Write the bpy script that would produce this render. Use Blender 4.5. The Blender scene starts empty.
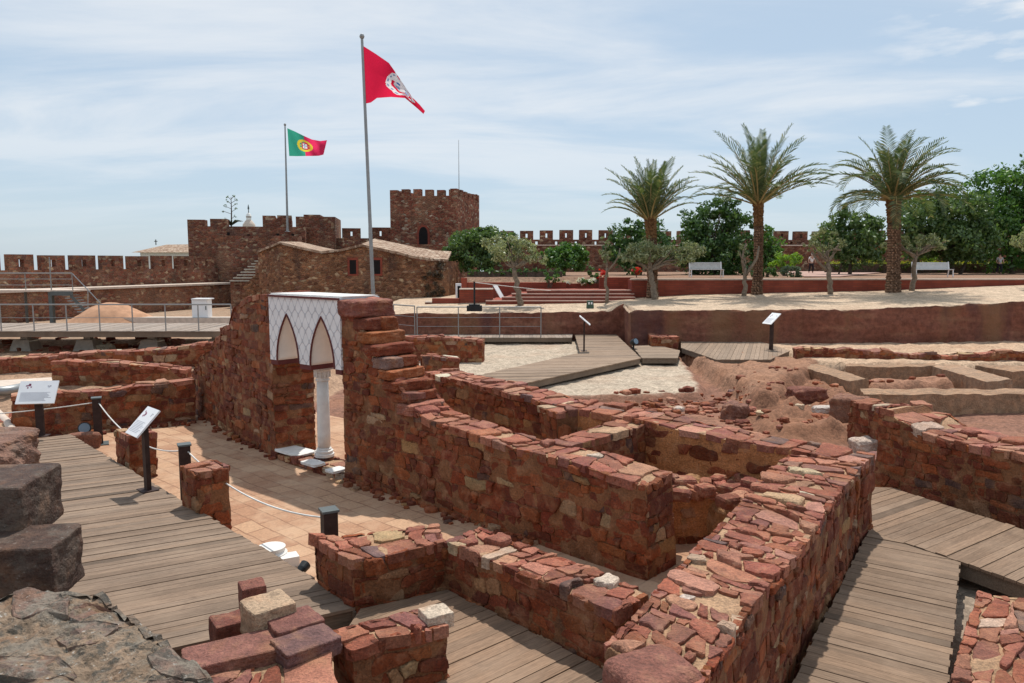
import bpy, bmesh, math, random
import numpy as np
from mathutils import Vector, Matrix, noise as mnoise

# ------------------------------------------------------------------ camera, sky, sun, exposure
SC = bpy.context.scene
COL = SC.collection
W_, H_, FPX, EYE, HOR = 1024, 683, 750.0, 3.2, 262.0
PITCH = math.atan((341.5 - HOR) / FPX)
CP, SP = math.cos(PITCH), math.sin(PITCH)
cam_d = bpy.data.cameras.new('camera')
cam = bpy.data.objects.new('camera', cam_d)
COL.objects.link(cam)
cam.location = (0, 0, EYE)
cam.rotation_euler = (math.pi / 2 - PITCH, 0, 0)
cam_d.sensor_width = 36.0
cam_d.lens = FPX / W_ * 36.0
cam_d.clip_start = 0.05
cam_d.clip_end = 9000
SC.camera = cam

SUN_EL = math.radians(64)
SUN_AZ = math.radians(9)          # clockwise from +Y
SUN_DIR = Vector((math.sin(SUN_AZ) * math.cos(SUN_EL), math.cos(SUN_AZ) * math.cos(SUN_EL), math.sin(SUN_EL)))
sun_d = bpy.data.lights.new('sun', 'SUN')
sun_d.energy = 4.0
sun_d.angle = math.radians(0.9)
sun_d.color = (1.0, 0.95, 0.88)
sun = bpy.data.objects.new('sun', sun_d)
COL.objects.link(sun)
sun.rotation_euler = SUN_DIR.to_track_quat('Z', 'Y').to_euler()
sun.location = (0, 0, 60)

world = bpy.data.worlds.new('World')
SC.world = world
world.use_nodes = True
def make_sky():
    nt = world.node_tree
    N, L = nt.nodes, nt.links
    N.clear()
    out = N.new('ShaderNodeOutputWorld')
    bg = N.new('ShaderNodeBackground')
    sky = N.new('ShaderNodeTexSky')
    sky.sky_type = 'NISHITA'
    sky.sun_disc = False
    sky.sun_elevation = SUN_EL
    sky.sun_rotation = SUN_AZ
    sky.air_density = 1.0
    sky.dust_density = 0.6
    sky.ozone_density = 2.2
    tc = N.new('ShaderNodeTexCoord')
    # thin streaky cirrus: noise on the view direction projected to a cloud plane
    sep = N.new('ShaderNodeSeparateXYZ')
    L.new(tc.outputs['Generated'], sep.inputs[0])
    zc = N.new('ShaderNodeMath'); zc.operation = 'MAXIMUM'; zc.inputs[1].default_value = 0.0
    L.new(sep.outputs['Z'], zc.inputs[0])
    za = N.new('ShaderNodeMath'); za.operation = 'ADD'; za.inputs[1].default_value = 0.12
    L.new(zc.outputs[0], za.inputs[0])
    dx = N.new('ShaderNodeMath'); dx.operation = 'DIVIDE'
    dy = N.new('ShaderNodeMath'); dy.operation = 'DIVIDE'
    L.new(sep.outputs['X'], dx.inputs[0]); L.new(za.outputs[0], dx.inputs[1])
    L.new(sep.outputs['Y'], dy.inputs[0]); L.new(za.outputs[0], dy.inputs[1])
    cmb = N.new('ShaderNodeCombineXYZ')
    L.new(dx.outputs[0], cmb.inputs[0]); L.new(dy.outputs[0], cmb.inputs[1])
    mp = N.new('ShaderNodeMapping')
    mp.inputs['Rotation'].default_value = (0, 0, math.radians(24))
    mp.inputs['Scale'].default_value = (0.55, 1.2, 1)
    mp.inputs['Location'].default_value = (2.2, 4.3, 0)
    L.new(cmb.outputs[0], mp.inputs[0])
    n1 = N.new('ShaderNodeTexNoise'); n1.inputs['Scale'].default_value = 0.9
    n1.inputs['Detail'].default_value = 9; n1.inputs['Roughness'].default_value = 0.58
    n1.inputs['Distortion'].default_value = 0.6
    L.new(mp.outputs[0], n1.inputs['Vector'])
    r1 = N.new('ShaderNodeMapRange'); r1.inputs[1].default_value = 0.37; r1.inputs[2].default_value = 0.65
    r1.interpolation_type = 'SMOOTHSTEP'
    L.new(n1.outputs['Fac'], r1.inputs[0])
    # small crisp puffs low at the right
    mp2 = N.new('ShaderNodeMapping'); mp2.inputs['Scale'].default_value = (4.0, 4.0, 16.0)
    mp2.inputs['Location'].default_value = (0.35, 0.0, 0.2)
    L.new(tc.outputs['Generated'], mp2.inputs[0])
    n2 = N.new('ShaderNodeTexNoise'); n2.inputs['Scale'].default_value = 1.6; n2.inputs['Detail'].default_value = 7
    L.new(mp2.outputs[0], n2.inputs['Vector'])
    r2 = N.new('ShaderNodeMapRange'); r2.inputs[1].default_value = 0.47; r2.inputs[2].default_value = 0.60
    L.new(n2.outputs['Fac'], r2.inputs[0])
    gx = N.new('ShaderNodeMapRange'); gx.inputs[1].default_value = 0.38; gx.inputs[2].default_value = 0.5
    L.new(sep.outputs['X'], gx.inputs[0])
    gz = N.new('ShaderNodeMapRange'); gz.inputs[1].default_value = 0.13; gz.inputs[2].default_value = 0.16
    L.new(sep.outputs['Z'], gz.inputs[0])
    m2 = N.new('ShaderNodeMath'); m2.operation = 'MULTIPLY'
    L.new(r2.outputs[0], m2.inputs[0]); L.new(gx.outputs[0], m2.inputs[1])
    m3 = N.new('ShaderNodeMath'); m3.operation = 'MULTIPLY'
    L.new(m2.outputs[0], m3.inputs[0]); L.new(gz.outputs[0], m3.inputs[1])
    fz = N.new('ShaderNodeMapRange'); fz.inputs[1].default_value = 0.01; fz.inputs[2].default_value = 0.16; fz.inputs[4].default_value = 0.62
    L.new(sep.outputs['Z'], fz.inputs[0])
    cf = N.new('ShaderNodeMath'); cf.operation = 'MULTIPLY'
    L.new(r1.outputs[0], cf.inputs[0]); L.new(fz.outputs[0], cf.inputs[1])
    mx = N.new('ShaderNodeMath'); mx.operation = 'MAXIMUM'
    L.new(cf.outputs[0], mx.inputs[0]); L.new(m3.outputs[0], mx.inputs[1])
    # pale summer haze veil over the Nishita blue
    veil = N.new('ShaderNodeMix'); veil.data_type = 'RGBA'; veil.inputs[0].default_value = VEIL
    veil.inputs[7].default_value = VEIL_COL
    L.new(sky.outputs[0], veil.inputs[6])
    mix = N.new('ShaderNodeMix'); mix.data_type = 'RGBA'
    mix.inputs[7].default_value = CLOUD_COL
    L.new(mx.outputs[0], mix.inputs[0]); L.new(veil.outputs[2], mix.inputs[6])
    L.new(mix.outputs[2], bg.inputs['Color'])
    bg.inputs['Strength'].default_value = SKY_STRENGTH
    L.new(bg.outputs[0], out.inputs[0])
SKY_STRENGTH = 0.10
VEIL, VEIL_COL, CLOUD_COL = 0.68, (5.9, 7.25, 8.6, 1), (9.1, 9.25, 9.4, 1)
make_sky()
SC.view_settings.view_transform = 'Standard'
SC.view_settings.look = 'None'
SC.view_settings.exposure = 0.0
SC.view_settings.gamma = 1.0
SC.view_settings.use_curve_mapping = False

# ------------------------------------------------------------------ helpers
R = random.Random(7)
def ray(px, py):
    dx, dy = px - 512.0, 341.5 - py
    return Vector((dx, FPX * CP + dy * SP, -FPX * SP + dy * CP))
def G(px, py, z=0.0):                       # point of the place at height z
    r = ray(px, py); t = (z - EYE) / r.z
    return Vector((r.x * t, r.y * t, z))
def V(px, py, Y):                           # point of the place at distance Y
    r = ray(px, py); t = Y / r.y
    return Vector((r.x * t, Y, EYE + r.z * t))
def onplane(A, B, px, py):                  # t along A->B and z seen at a pixel on that vertical plane
    r = ray(px, py); d = (B[0] - A[0], B[1] - A[1])
    t = -(A[0] * r.y - A[1] * r.x) / (d[0] * r.y - d[1] * r.x)
    y = A[1] + t * d[1]
    return t, EYE + r.z * y / r.y
def profile(A, B, pts):
    tz = [onplane(A, B, *p) for p in pts]
    ts = [a for a, _ in tz]; zs = [b for _, b in tz]
    for i in range(1, len(ts)):
        ts[i] = max(ts[i], ts[i - 1] + 1e-4)
    return lambda t: float(np.interp(t, ts, zs))

class MB:
    def __init__(s): s.v = []; s.f = []; s.c = []; s.m = []
    def face(s, idx, col=(1, 1, 1), m=0): s.f.append(idx); s.c.append(col); s.m.append(m)
    def quad(s, a, b, c, d, col=(1, 1, 1), m=0):
        k = len(s.v); s.v += [tuple(a), tuple(b), tuple(c), tuple(d)]; s.face((k, k + 1, k + 2, k + 3), col, m)
    def poly(s, pts, col=(1, 1, 1), m=0):
        k = len(s.v); s.v += [tuple(p) for p in pts]; s.face(tuple(range(k, k + len(pts))), col, m)
    def hexa(s, b, t, col=(1, 1, 1), m=0):  # bottom and top rings (ccw from above)
        k = len(s.v); n = len(b); s.v += [tuple(p) for p in b] + [tuple(p) for p in t]
        s.face(tuple(k + i for i in reversed(range(n))), col, m); s.face(tuple(k + n + i for i in range(n)), col, m)
        for i in range(n):
            j = (i + 1) % n; s.face((k + i, k + j, k + n + j, k + n + i), col, m)
    def prism(s, xy, z0, z1, col=(1, 1, 1), m=0):
        s.hexa([(p[0], p[1], z0) for p in xy], [(p[0], p[1], z1) for p in xy], col, m)
    def box(s, c, size, rz=0.0, col=(1, 1, 1), m=0, rx=0.0):
        M = Matrix.Translation(Vector(c)) @ Matrix.Rotation(rz, 4, 'Z') @ Matrix.Rotation(rx, 4, 'X')
        hx, hy, hz = size[0] / 2, size[1] / 2, size[2] / 2
        ring = [(-hx, -hy), (hx, -hy), (hx, hy), (-hx, hy)]
        s.hexa([M @ Vector((a, b, -hz)) for a, b in ring], [M @ Vector((a, b, hz)) for a, b in ring], col, m)
    def tube(s, pts, rad, n=8, col=(1, 1, 1), m=0, cap=True):
        pts = [Vector(p) for p in pts]
        if not hasattr(rad, '__len__'): rad = [rad] * len(pts)
        rings = []; prev = None
        for i, p in enumerate(pts):
            a = pts[max(i - 1, 0)]; b = pts[min(i + 1, len(pts) - 1)]
            d = (b - a).normalized()
            if prev is None:
                x = d.orthogonal().normalized()
            else:
                x = (prev - d * prev.dot(d)); x = x.normalized() if x.length > 1e-6 else d.orthogonal().normalized()
            prev = x; y = d.cross(x)
            k = len(s.v)
            for j in range(n):
                a2 = 2 * math.pi * j / n
                s.v.append(tuple(p + (x * math.cos(a2) + y * math.sin(a2)) * rad[i]))
            rings.append(k)
        for i in range(len(rings) - 1):
            for j in range(n):
                q = (j + 1) % n
                s.face((rings[i] + j, rings[i] + q, rings[i + 1] + q, rings[i + 1] + j), col, m)
        if cap:
            s.face(tuple(rings[0] + j for j in reversed(range(n))), col, m)
            s.face(tuple(rings[-1] + j for j in range(n)), col, m)
    def lathe(s, c, prof, n=16, col=(1, 1, 1), m=0):   # prof [(r,z)]
        k = len(s.v)
        for r, z in prof:
            for j in range(n):
                a = 2 * math.pi * j / n
                s.v.append((c[0] + r * math.cos(a), c[1] + r * math.sin(a), c[2] + z))
        for i in range(len(prof) - 1):
            for j in range(n):
                q = (j + 1) % n
                s.face((k + i * n + j, k + i * n + q, k + (i + 1) * n + q, k + (i + 1) * n + j), col, m)
        s.face(tuple(k + j for j in reversed(range(n))), col, m)
        s.face(tuple(k + (len(prof) - 1) * n + j for j in range(n)), col, m)
    def build(s, name, mats, parent=None, loc=None, smooth=False, rz=0.0):
        if not isinstance(mats, (list, tuple)): mats = [mats]
        a = np.array(s.v, dtype=np.float64)
        if loc is None:
            if parent is not None: loc = (0, 0, 0)
            else: loc = (float((a[:, 0].min() + a[:, 0].max()) / 2), float((a[:, 1].min() + a[:, 1].max()) / 2), float(a[:, 2].min()))
            off = np.array(parent.location) if parent is not None else np.array(loc)
            if parent is not None and parent.parent is not None: off = off + np.array(parent.parent.location)
            a = a - off
        me = bpy.data.meshes.new(name)
        me.from_pydata(a.tolist(), [], s.f)
        for mt in mats: me.materials.append(mt)
        me.polygons.foreach_set('material_index', s.m)
        me.polygons.foreach_set('use_smooth', [smooth] * len(s.f))
        at = me.attributes.new('Col', 'FLOAT_COLOR', 'FACE')
        cc = np.ones((len(s.f), 4), dtype=np.float32); cc[:, :3] = np.array(s.c, dtype=np.float32)
        at.data.foreach_set('color', cc.ravel())
        me.update()
        o = bpy.data.objects.new(name, me)
        COL.objects.link(o)
        o.location = loc
        if rz: o.rotation_euler = (0, 0, rz)
        if parent is not None: o.parent = parent
        return o

def tag(o, label=None, cat=None, group=None, kind=None):
    if label: o['label'] = label
    if cat: o['category'] = cat
    if group: o['group'] = group
    if kind: o['kind'] = kind
    return o
def thing(name, loc, label, cat, group=None, rz=0.0):
    o = bpy.data.objects.new(name, None); COL.objects.link(o)
    o.location = loc; o.rotation_euler = (0, 0, rz); o.empty_display_size = 0.2
    return tag(o, label, cat, group)
def copy_tree(o, parent=None):
    c = o.copy(); COL.objects.link(c)
    if parent is not None:
        c.parent = parent
    for ch in list(o.children): copy_tree(ch, c)
    return c

# ------------------------------------------------------------------ materials
class NT:
    def __init__(s, name):
        s.mat = bpy.data.materials.new(name); s.mat.use_nodes = True
        s.t = s.mat.node_tree; s.N = s.t.nodes; s.L = s.t.links
        s.b = s.N['Principled BSDF']
        s.b.inputs['Specular IOR Level'].default_value = 0.25
    def n(s, typ, **kw):
        nd = s.N.new(typ)
        for k, v in kw.items(): setattr(nd, k, v)
        return nd
    def link(s, a, b): s.L.new(a, b)
    def coord(s, which='Object'):
        return s.n('ShaderNodeTexCoord').outputs[which]
    def noise(s, scale, detail=4, rough=0.55, vec=None, dist=0.0):
        nd = s.n('ShaderNodeTexNoise')
        nd.inputs['Scale'].default_value = scale; nd.inputs['Detail'].default_value = detail
        nd.inputs['Roughness'].default_value = rough; nd.inputs['Distortion'].default_value = dist
        s.link(vec if vec is not None else s.coord(), nd.inputs['Vector'])
        return nd.outputs['Fac']
    def rng(s, x, a, b, c=0.0, d=1.0, smooth=False):
        nd = s.n('ShaderNodeMapRange')
        if smooth: nd.interpolation_type = 'SMOOTHSTEP'
        for i, v in enumerate((a, b, c, d)): nd.inputs[i + 1].default_value = v
        s.link(x, nd.inputs[0]); return nd.outputs[0]
    def math(s, op, a, b=None):
        nd = s.n('ShaderNodeMath', operation=op)
        for i, v in enumerate((a, b)):
            if v is None: continue
            if isinstance(v, (int, float)): nd.inputs[i].default_value = v
            else: s.link(v, nd.inputs[i])
        return nd.outputs[0]
    def mix(s, fac, a, b, blend='MIX'):
        nd = s.n('ShaderNodeMix', data_type='RGBA', blend_type=blend)
        for i, v in ((0, fac), (6, a), (7, b)):
            if isinstance(v, (int, float)): nd.inputs[i].default_value = v
            elif isinstance(v, tuple): nd.inputs[i].default_value = (v[0], v[1], v[2], 1)
            else: s.link(v, nd.inputs[i])
        return nd.outputs[2]
    def ramp(s, x, stops, interp='LINEAR'):
        nd = s.n('ShaderNodeValToRGB'); cr = nd.color_ramp; cr.interpolation = interp
        while len(cr.elements) > 1: cr.elements.remove(cr.elements[-1])
        cr.elements[0].position = stops[0][0]; cr.elements[0].color = (*stops[0][1], 1)
        for p, c in stops[1:]:
            e = cr.elements.new(p); e.color = (*c, 1)
        s.link(x, nd.inputs[0]); return nd.outputs[0]
    def mapping(s, vec, scale=(1, 1, 1), rot=(0, 0, 0)):
        nd = s.n('ShaderNodeMapping'); nd.inputs['Scale'].default_value = scale; nd.inputs['Rotation'].default_value = rot
        s.link(vec, nd.inputs[0]); return nd.outputs[0]
    def scale3(s, col, fac):                 # colour * scalar
        nd = s.n('ShaderNodeVectorMath', operation='SCALE')
        s.link(col, nd.inputs[0]); s.link(fac, nd.inputs['Scale']); return nd.outputs[0]
    def attr(s, name='Col'):
        return s.n('ShaderNodeAttribute', attribute_name=name).outputs['Color']
    def bump(s, h, strength=0.4, dist=0.02, normal=None):
        nd = s.n('ShaderNodeBump'); nd.inputs['Strength'].default_value = strength; nd.inputs['Distance'].default_value = dist
        s.link(h, nd.inputs['Height'])
        if normal is not None: s.link(normal, nd.inputs['Normal'])
        return nd.outputs['Normal']
    def done(s, col=None, rough=None, normal=None, metal=None):
        for key, v in (('Base Color', col), ('Roughness', rough), ('Normal', normal), ('Metallic', metal)):
            if v is None: continue
            if isinstance(v, (int, float)): s.b.inputs[key].default_value = v
            elif isinstance(v, tuple): s.b.inputs[key].default_value = (v[0], v[1], v[2], 1)
            else: s.link(v, s.b.inputs[key])
        return s.mat

def m_masonry(name, lichen=0.0, dust=0.35, dustcol=(0.41, 0.225, 0.13)):
    t = NT(name); co = t.coord()
    big = t.noise(1.3, 4, vec=co); mid = t.noise(7, 6, 0.62, co); fine = t.noise(46, 7, 0.65, co)
    c = t.attr()
    c = t.scale3(c, t.rng(fine, 0.3, 0.72, 0.55, 1.45))
    c = t.scale3(c, t.rng(mid, 0.3, 0.7, 0.75, 1.25))
    c = t.scale3(c, t.rng(big, 0.3, 0.7, 0.8, 1.18))
    warm = t.mix(t.rng(t.noise(3.3, 5, vec=co), 0.52, 0.7, 0, 0.45), c, (0.30, 0.135, 0.06))
    c = t.mix(t.rng(mid, 0.5, 0.68, 0, dust, True), warm, dustcol)
    stain = t.rng(t.noise(2.2, 6, 0.7, co), 0.56, 0.72, 0, 0.45, True)
    c = t.mix(stain, c, (0.055, 0.032, 0.028))
    if lichen:
        c = t.mix(t.rng(t.noise(2.6, 9, 0.72, co), 0.46, 0.58, 0, lichen, True), c, (0.25, 0.215, 0.17))
        c = t.mix(t.rng(t.noise(9, 9, 0.7, co), 0.52, 0.6, 0, lichen, True), c, (0.09, 0.08, 0.065))
        c = t.mix(t.rng(t.noise(21, 8, 0.7, co), 0.60, 0.67, 0, lichen, True), c, (0.50, 0.47, 0.42))
        c = t.mix(t.rng(t.noise(34, 6, 0.6, co), 0.62, 0.7, 0, lichen, True), c, (0.02, 0.02, 0.018))
    h = t.math('ADD', t.math('MULTIPLY', mid, 1.0), t.math('MULTIPLY', fine, 0.5))
    return t.done(c, t.rng(fine, 0.3, 0.7, 0.55, 0.95), t.bump(h, 0.95, 0.05))
def m_farstone(name, sc=2.6, tones=None, mortar=(0.30, 0.20, 0.13), mfac=0.5):
    t = NT(name); co = t.coord()
    wob = t.noise(3.0, 3, vec=co)
    v = t.mapping(co, (1, 1, 1.7))
    va = t.n('ShaderNodeVectorMath', operation='ADD'); t.link(v, va.inputs[0])
    sc3 = t.n('ShaderNodeVectorMath', operation='SCALE'); sc3.inputs['Scale'].default_value = 0.25
    cn = t.n('ShaderNodeCombineXYZ'); t.link(wob, cn.inputs[0]); t.link(wob, cn.inputs[2]); t.link(cn.outputs[0], sc3.inputs[0])
    t.link(sc3.outputs[0], va.inputs[1])
    vo = t.n('ShaderNodeTexVoronoi'); vo.inputs['Scale'].default_value = sc; t.link(va.outputs[0], vo.inputs['Vector'])
    ve = t.n('ShaderNodeTexVoronoi', feature='DISTANCE_TO_EDGE'); ve.inputs['Scale'].default_value = sc; t.link(va.outputs[0], ve.inputs['Vector'])
    sp = t.n('ShaderNodeSeparateColor'); t.link(vo.outputs['Color'], sp.inputs[0])
    tones = tones or [(0, (0.15, 0.052, 0.034)), (0.3, (0.22, 0.076, 0.048)), (0.55, (0.25, 0.105, 0.058)), (0.78, (0.18, 0.085, 0.068)), (0.9, (0.32, 0.18, 0.105)), (1, (0.44, 0.33, 0.22))]
    c = t.ramp(sp.outputs[0], tones)
    c = t.scale3(c, t.rng(sp.outputs[1], 0, 1, 0.7, 1.25))
    edge = t.rng(ve.outputs['Distance'], 0.02, 0.10, mfac, 0)
    c = t.mix(edge, c, mortar)
    c = t.scale3(c, t.rng(t.noise(0.5, 5, vec=co), 0.3, 0.7, 0.65, 1.25))
    c = t.scale3(c, t.rng(t.noise(14, 5, vec=co), 0.3, 0.7, 0.75, 1.25))
    c = t.mix(t.rng(t.noise(0.9, 6, 0.65, co), 0.55, 0.72, 0, 0.45, True), c, (0.07, 0.038, 0.03))
    c = t.mix(t.rng(t.noise(1.1, 5, 0.6, t.mapping(co, (1, 1, 0.16))), 0.52, 0.7, 0, 0.5, True), c, (0.075, 0.05, 0.042))
    c = t.mix(t.rng(t.noise(0.28, 4, 0.55, co), 0.5, 0.62, 0, 0.35, True), c, (0.36, 0.21, 0.13))
    h = t.rng(ve.outputs['Distance'], 0.0, 0.16, 0, 1)
    return t.done(c, 0.95, t.bump(h, 0.7, 0.08))
def m_plain(name, col, rough=0.6, metal=0.0, var=0.15, scale=6, bumpk=0.0):
    t = NT(name)
    nz = t.noise(scale, 5)
    rgb = t.n('ShaderNodeRGB'); rgb.outputs[0].default_value = (*col, 1)
    c = t.scale3(rgb.outputs[0], t.rng(nz, 0.3, 0.7, 1 - var, 1 + var))
    nm = t.bump(t.noise(scale * 6, 5), bumpk, 0.02) if bumpk else None
    return t.done(c, rough, nm, metal)
def m_wood():
    t = NT('weathered_boards'); co = t.coord()
    g = t.noise(3.0, 8, 0.65, t.mapping(co, (0.9, 26, 26)))
    g2 = t.noise(60, 3, 0.5, t.mapping(co, (0.25, 1, 1)))
    blot = t.noise(1.1, 5, 0.6, co)
    c = t.scale3(t.attr(), t.rng(blot, 0.3, 0.7, 0.84, 1.0))
    c = t.scale3(c, t.rng(g, 0.3, 0.72, 0.62, 1.3))
    c = t.scale3(c, t.rng(g2, 0.35, 0.65, 0.9, 1.1))
    c = t.mix(t.rng(blot, 0.50, 0.72, 0, 0.45), c, (0.31, 0.225, 0.16))
    c = t.mix(t.rng(t.noise(2.7, 6, 0.6, co), 0.58, 0.75, 0, 0.55), c, (0.13, 0.085, 0.06))
    wv = t.n('ShaderNodeTexWave', wave_type='BANDS', bands_direction='Y'); wv.inputs['Scale'].default_value = 24
    t.link(co, wv.inputs['Vector'])
    h = t.math('ADD', t.math('MULTIPLY', wv.outputs['Fac'], 0.35), g)
    return t.done(c, 0.8, t.bump(h, 0.45, 0.006))
def m_ground():
    t = NT('earth_and_gravel'); co = t.coord()
    c = t.attr('Zone')
    peb = t.n('ShaderNodeTexVoronoi'); peb.inputs['Scale'].default_value = 16; t.link(co, peb.inputs['Vector'])
    sp = t.n('ShaderNodeSeparateColor'); t.link(peb.outputs['Color'], sp.inputs[0])
    fine = t.noise(28, 8, 0.7, co); mid = t.noise(2.5, 7, 0.62, co); big = t.noise(0.45, 5, 0.6, co)
    c = t.scale3(c, t.rng(sp.outputs[0], 0, 1, 0.72, 1.22))
    c = t.scale3(c, t.rng(fine, 0.3, 0.7, 0.72, 1.25))
    c = t.scale3(c, t.rng(mid, 0.3, 0.7, 0.78, 1.2))
    sl = t.n('ShaderNodeSeparateColor'); t.link(t.attr('Zone'), sl.inputs[0]); keep = t.rng(sl.outputs[1], 0.30, 0.46, 1, 0.12)
    c = t.mix(t.math('MULTIPLY', t.rng(big, 0.48, 0.68, 0, 0.42), keep), c, (0.34, 0.16, 0.085))
    c = t.mix(t.math('MULTIPLY', t.rng(t.noise(1.4, 6, 0.7, t.mapping(co, (0.6, 1.6, 1))), 0.58, 0.72, 0, 0.4), keep), c, (0.20, 0.09, 0.05))
    h = t.math('ADD', t.math('MULTIPLY', peb.outputs['Distance'], -0.4), t.math('ADD', t.math('MULTIPLY', fine, 0.7), t.math('MULTIPLY', mid, 1.5)))
    return t.done(c, 0.95, t.bump(h, 0.6, 0.035))
def m_tiles():
    t = NT('clay_tile_floor'); co = t.coord()
    wob = t.n('ShaderNodeTexNoise'); wob.inputs['Scale'].default_value = 2.0; t.link(co, wob.inputs['Vector'])
    va = t.n('ShaderNodeVectorMath', operation='MULTIPLY_ADD'); va.inputs[1].default_value = (0.07, 0.07, 0)
    t.link(wob.outputs['Color'], va.inputs[0]); t.link(co, va.inputs[2])
    br = t.n('ShaderNodeTexBrick'); br.inputs['Scale'].default_value = 1.0
    br.inputs['Brick Width'].default_value = 0.40; br.inputs['Row Height'].default_value = 0.29
    br.inputs['Mortar Size'].default_value = 0.012; br.inputs['Mortar Smooth'].default_value = 0.6; br.inputs['Bias'].default_value = 0.0
    br.inputs['Color1'].default_value = (0.50, 0.31, 0.19, 1); br.inputs['Color2'].default_value = (0.37, 0.195, 0.115, 1); br.inputs['Mortar'].default_value = (0.28, 0.15, 0.09, 1)
    t.link(va.outputs[0], br.inputs['Vector'])
    c = br.outputs['Color']
    c = t.scale3(c, t.rng(t.noise(30, 7, 0.65, co), 0.3, 0.7, 0.78, 1.2))
    c = t.mix(t.rng(t.noise(1.2, 7, 0.65, co), 0.42, 0.64, 0, 0.7, True), c, (0.54, 0.36, 0.235))
    c = t.mix(t.rng(t.noise(2.6, 6, 0.6, co), 0.55, 0.7, 0, 0.45, True), c, (0.30, 0.17, 0.11))
    h = t.math('ADD', t.math('MULTIPLY', br.outputs['Fac'], -1.0), t.math('MULTIPLY', t.noise(9, 6, vec=co), 0.8))
    return t.done(c, 0.85, t.bump(h, 0.5, 0.02))
def m_palmbark():
    t = NT('palm_bark'); c = t.scale3(t.attr(), t.rng(t.noise(12, 6), 0.3, 0.7, 0.6, 1.4))
    return t.done(c, 0.95, t.bump(t.noise(30, 6), 0.7, 0.03))
def m_leaf(name, stops, trans=0.35):
    t = NT(name)
    g = t.n('ShaderNodeNewGeometry')
    c = t.ramp(g.outputs['Random Per Island'], stops)
    dif = t.n('ShaderNodeBsdfDiffuse'); tr = t.n('ShaderNodeBsdfTranslucent'); gl = t.n('ShaderNodeBsdfGlossy')
    gl.inputs['Roughness'].default_value = 0.45
    t.link(c, dif.inputs[0])
    c2 = t.mix(1.0, c, (1.25, 1.3, 0.7), 'MULTIPLY'); t.link(c2, tr.inputs[0])
    gl.inputs['Color'].default_value = (0.8, 0.85, 0.8, 1)
    ms = t.n('ShaderNodeMixShader'); ms.inputs[0].default_value = trans
    t.link(dif.outputs[0], ms.inputs[1]); t.link(tr.outputs[0], ms.inputs[2])
    m2 = t.n('ShaderNodeMixShader'); m2.inputs[0].default_value = 0.05
    t.link(ms.outputs[0], m2.inputs[1]); t.link(gl.outputs[0], m2.inputs[2])
    t.link(m2.outputs[0], t.N['Material Output'].inputs['Surface'])
    return t.mat
def m_cloth():
    t = NT('flag_cloth')
    c = t.attr(); dif = t.n('ShaderNodeBsdfDiffuse'); tr = t.n('ShaderNodeBsdfTranslucent')
    t.link(c, dif.inputs[0]); t.link(c, tr.inputs[0])
    ms = t.n('ShaderNodeMixShader'); ms.inputs[0].default_value = 0.6
    t.link(dif.outputs[0], ms.inputs[1]); t.link(tr.outputs[0], ms.inputs[2])
    t.link(ms.outputs[0], t.N['Material Output'].inputs['Surface'])
    return t.mat
def m_lattice():
    t = NT('carved_lattice_plaster'); co = t.coord()
    s = t.n('ShaderNodeSeparateXYZ'); t.link(co, s.inputs[0])
    w, h = 0.195, 0.27
    a = t.math('MULTIPLY', s.outputs[0], 2 * math.pi / w); b = t.math('MULTIPLY', s.outputs[2], 2 * math.pi / h)
    b2 = t.math('ADD', b, t.math('MULTIPLY', t.math('COSINE', t.math('MULTIPLY', a, 1.0)), 0.35))
    f = t.math('ADD', t.math('COSINE', a), t.math('COSINE', b2))
    line = t.rng(t.math('ABSOLUTE', f), 0.10, 0.34, 1, 0, True)
    c = t.mix(t.math('MULTIPLY', line, 0.62), (0.80, 0.80, 0.80), (0.36, 0.37, 0.41))
    c = t.scale3(c, t.rng(t.noise(5, 5, vec=co), 0.3, 0.7, 0.92, 1.05))
    return t.done(c, 0.7, t.bump(t.math('MULTIPLY', line, 1.0), 0.6, 0.012))
def m_terracotta():
    t = NT('terracotta_roof_tiles'); co = t.coord()
    v = t.n('ShaderNodeTexVoronoi'); v.inputs['Scale'].default_value = 5; t.link(co, v.inputs['Vector'])
    sp = t.n('ShaderNodeSeparateColor'); t.link(v.outputs['Color'], sp.inputs[0])
    c = t.ramp(sp.outputs[0], [(0, (0.20, 0.12, 0.08)), (0.5, (0.36, 0.24, 0.165)), (1, (0.52, 0.41, 0.31))])
    wv = t.n('ShaderNodeTexWave', wave_type='BANDS', bands_direction='X'); wv.inputs['Scale'].default_value = 1.6; t.link(co, wv.inputs['Vector'])
    return t.done(c, 0.9, t.bump(wv.outputs['Fac'], 0.8, 0.06))
def m_redbrick():
    t = NT('red_brick_paint'); co = t.coord()
    br = t.n('ShaderNodeTexBrick'); br.inputs['Scale'].default_value = 1.0
    br.inputs['Brick Width'].default_value = 0.5; br.inputs['Row Height'].default_value = 0.11; br.inputs['Mortar Size'].default_value = 0.012
    br.inputs['Color1'].default_value = (0.29, 0.066, 0.038, 1); br.inputs['Color2'].default_value = (0.23, 0.05, 0.032, 1); br.inputs['Mortar'].default_value = (0.18, 0.06, 0.04, 1)
    t.link(t.mapping(co, (1, 1, 1), (math.pi / 2, 0, 0)), br.inputs['Vector'])
    c = t.scale3(br.outputs['Color'], t.rng(t.noise(1.2, 6, vec=co), 0.3, 0.7, 0.75, 1.2))
    return t.done(c, 0.85, t.bump(t.noise(20, 4), 0.3, 0.02))
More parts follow.
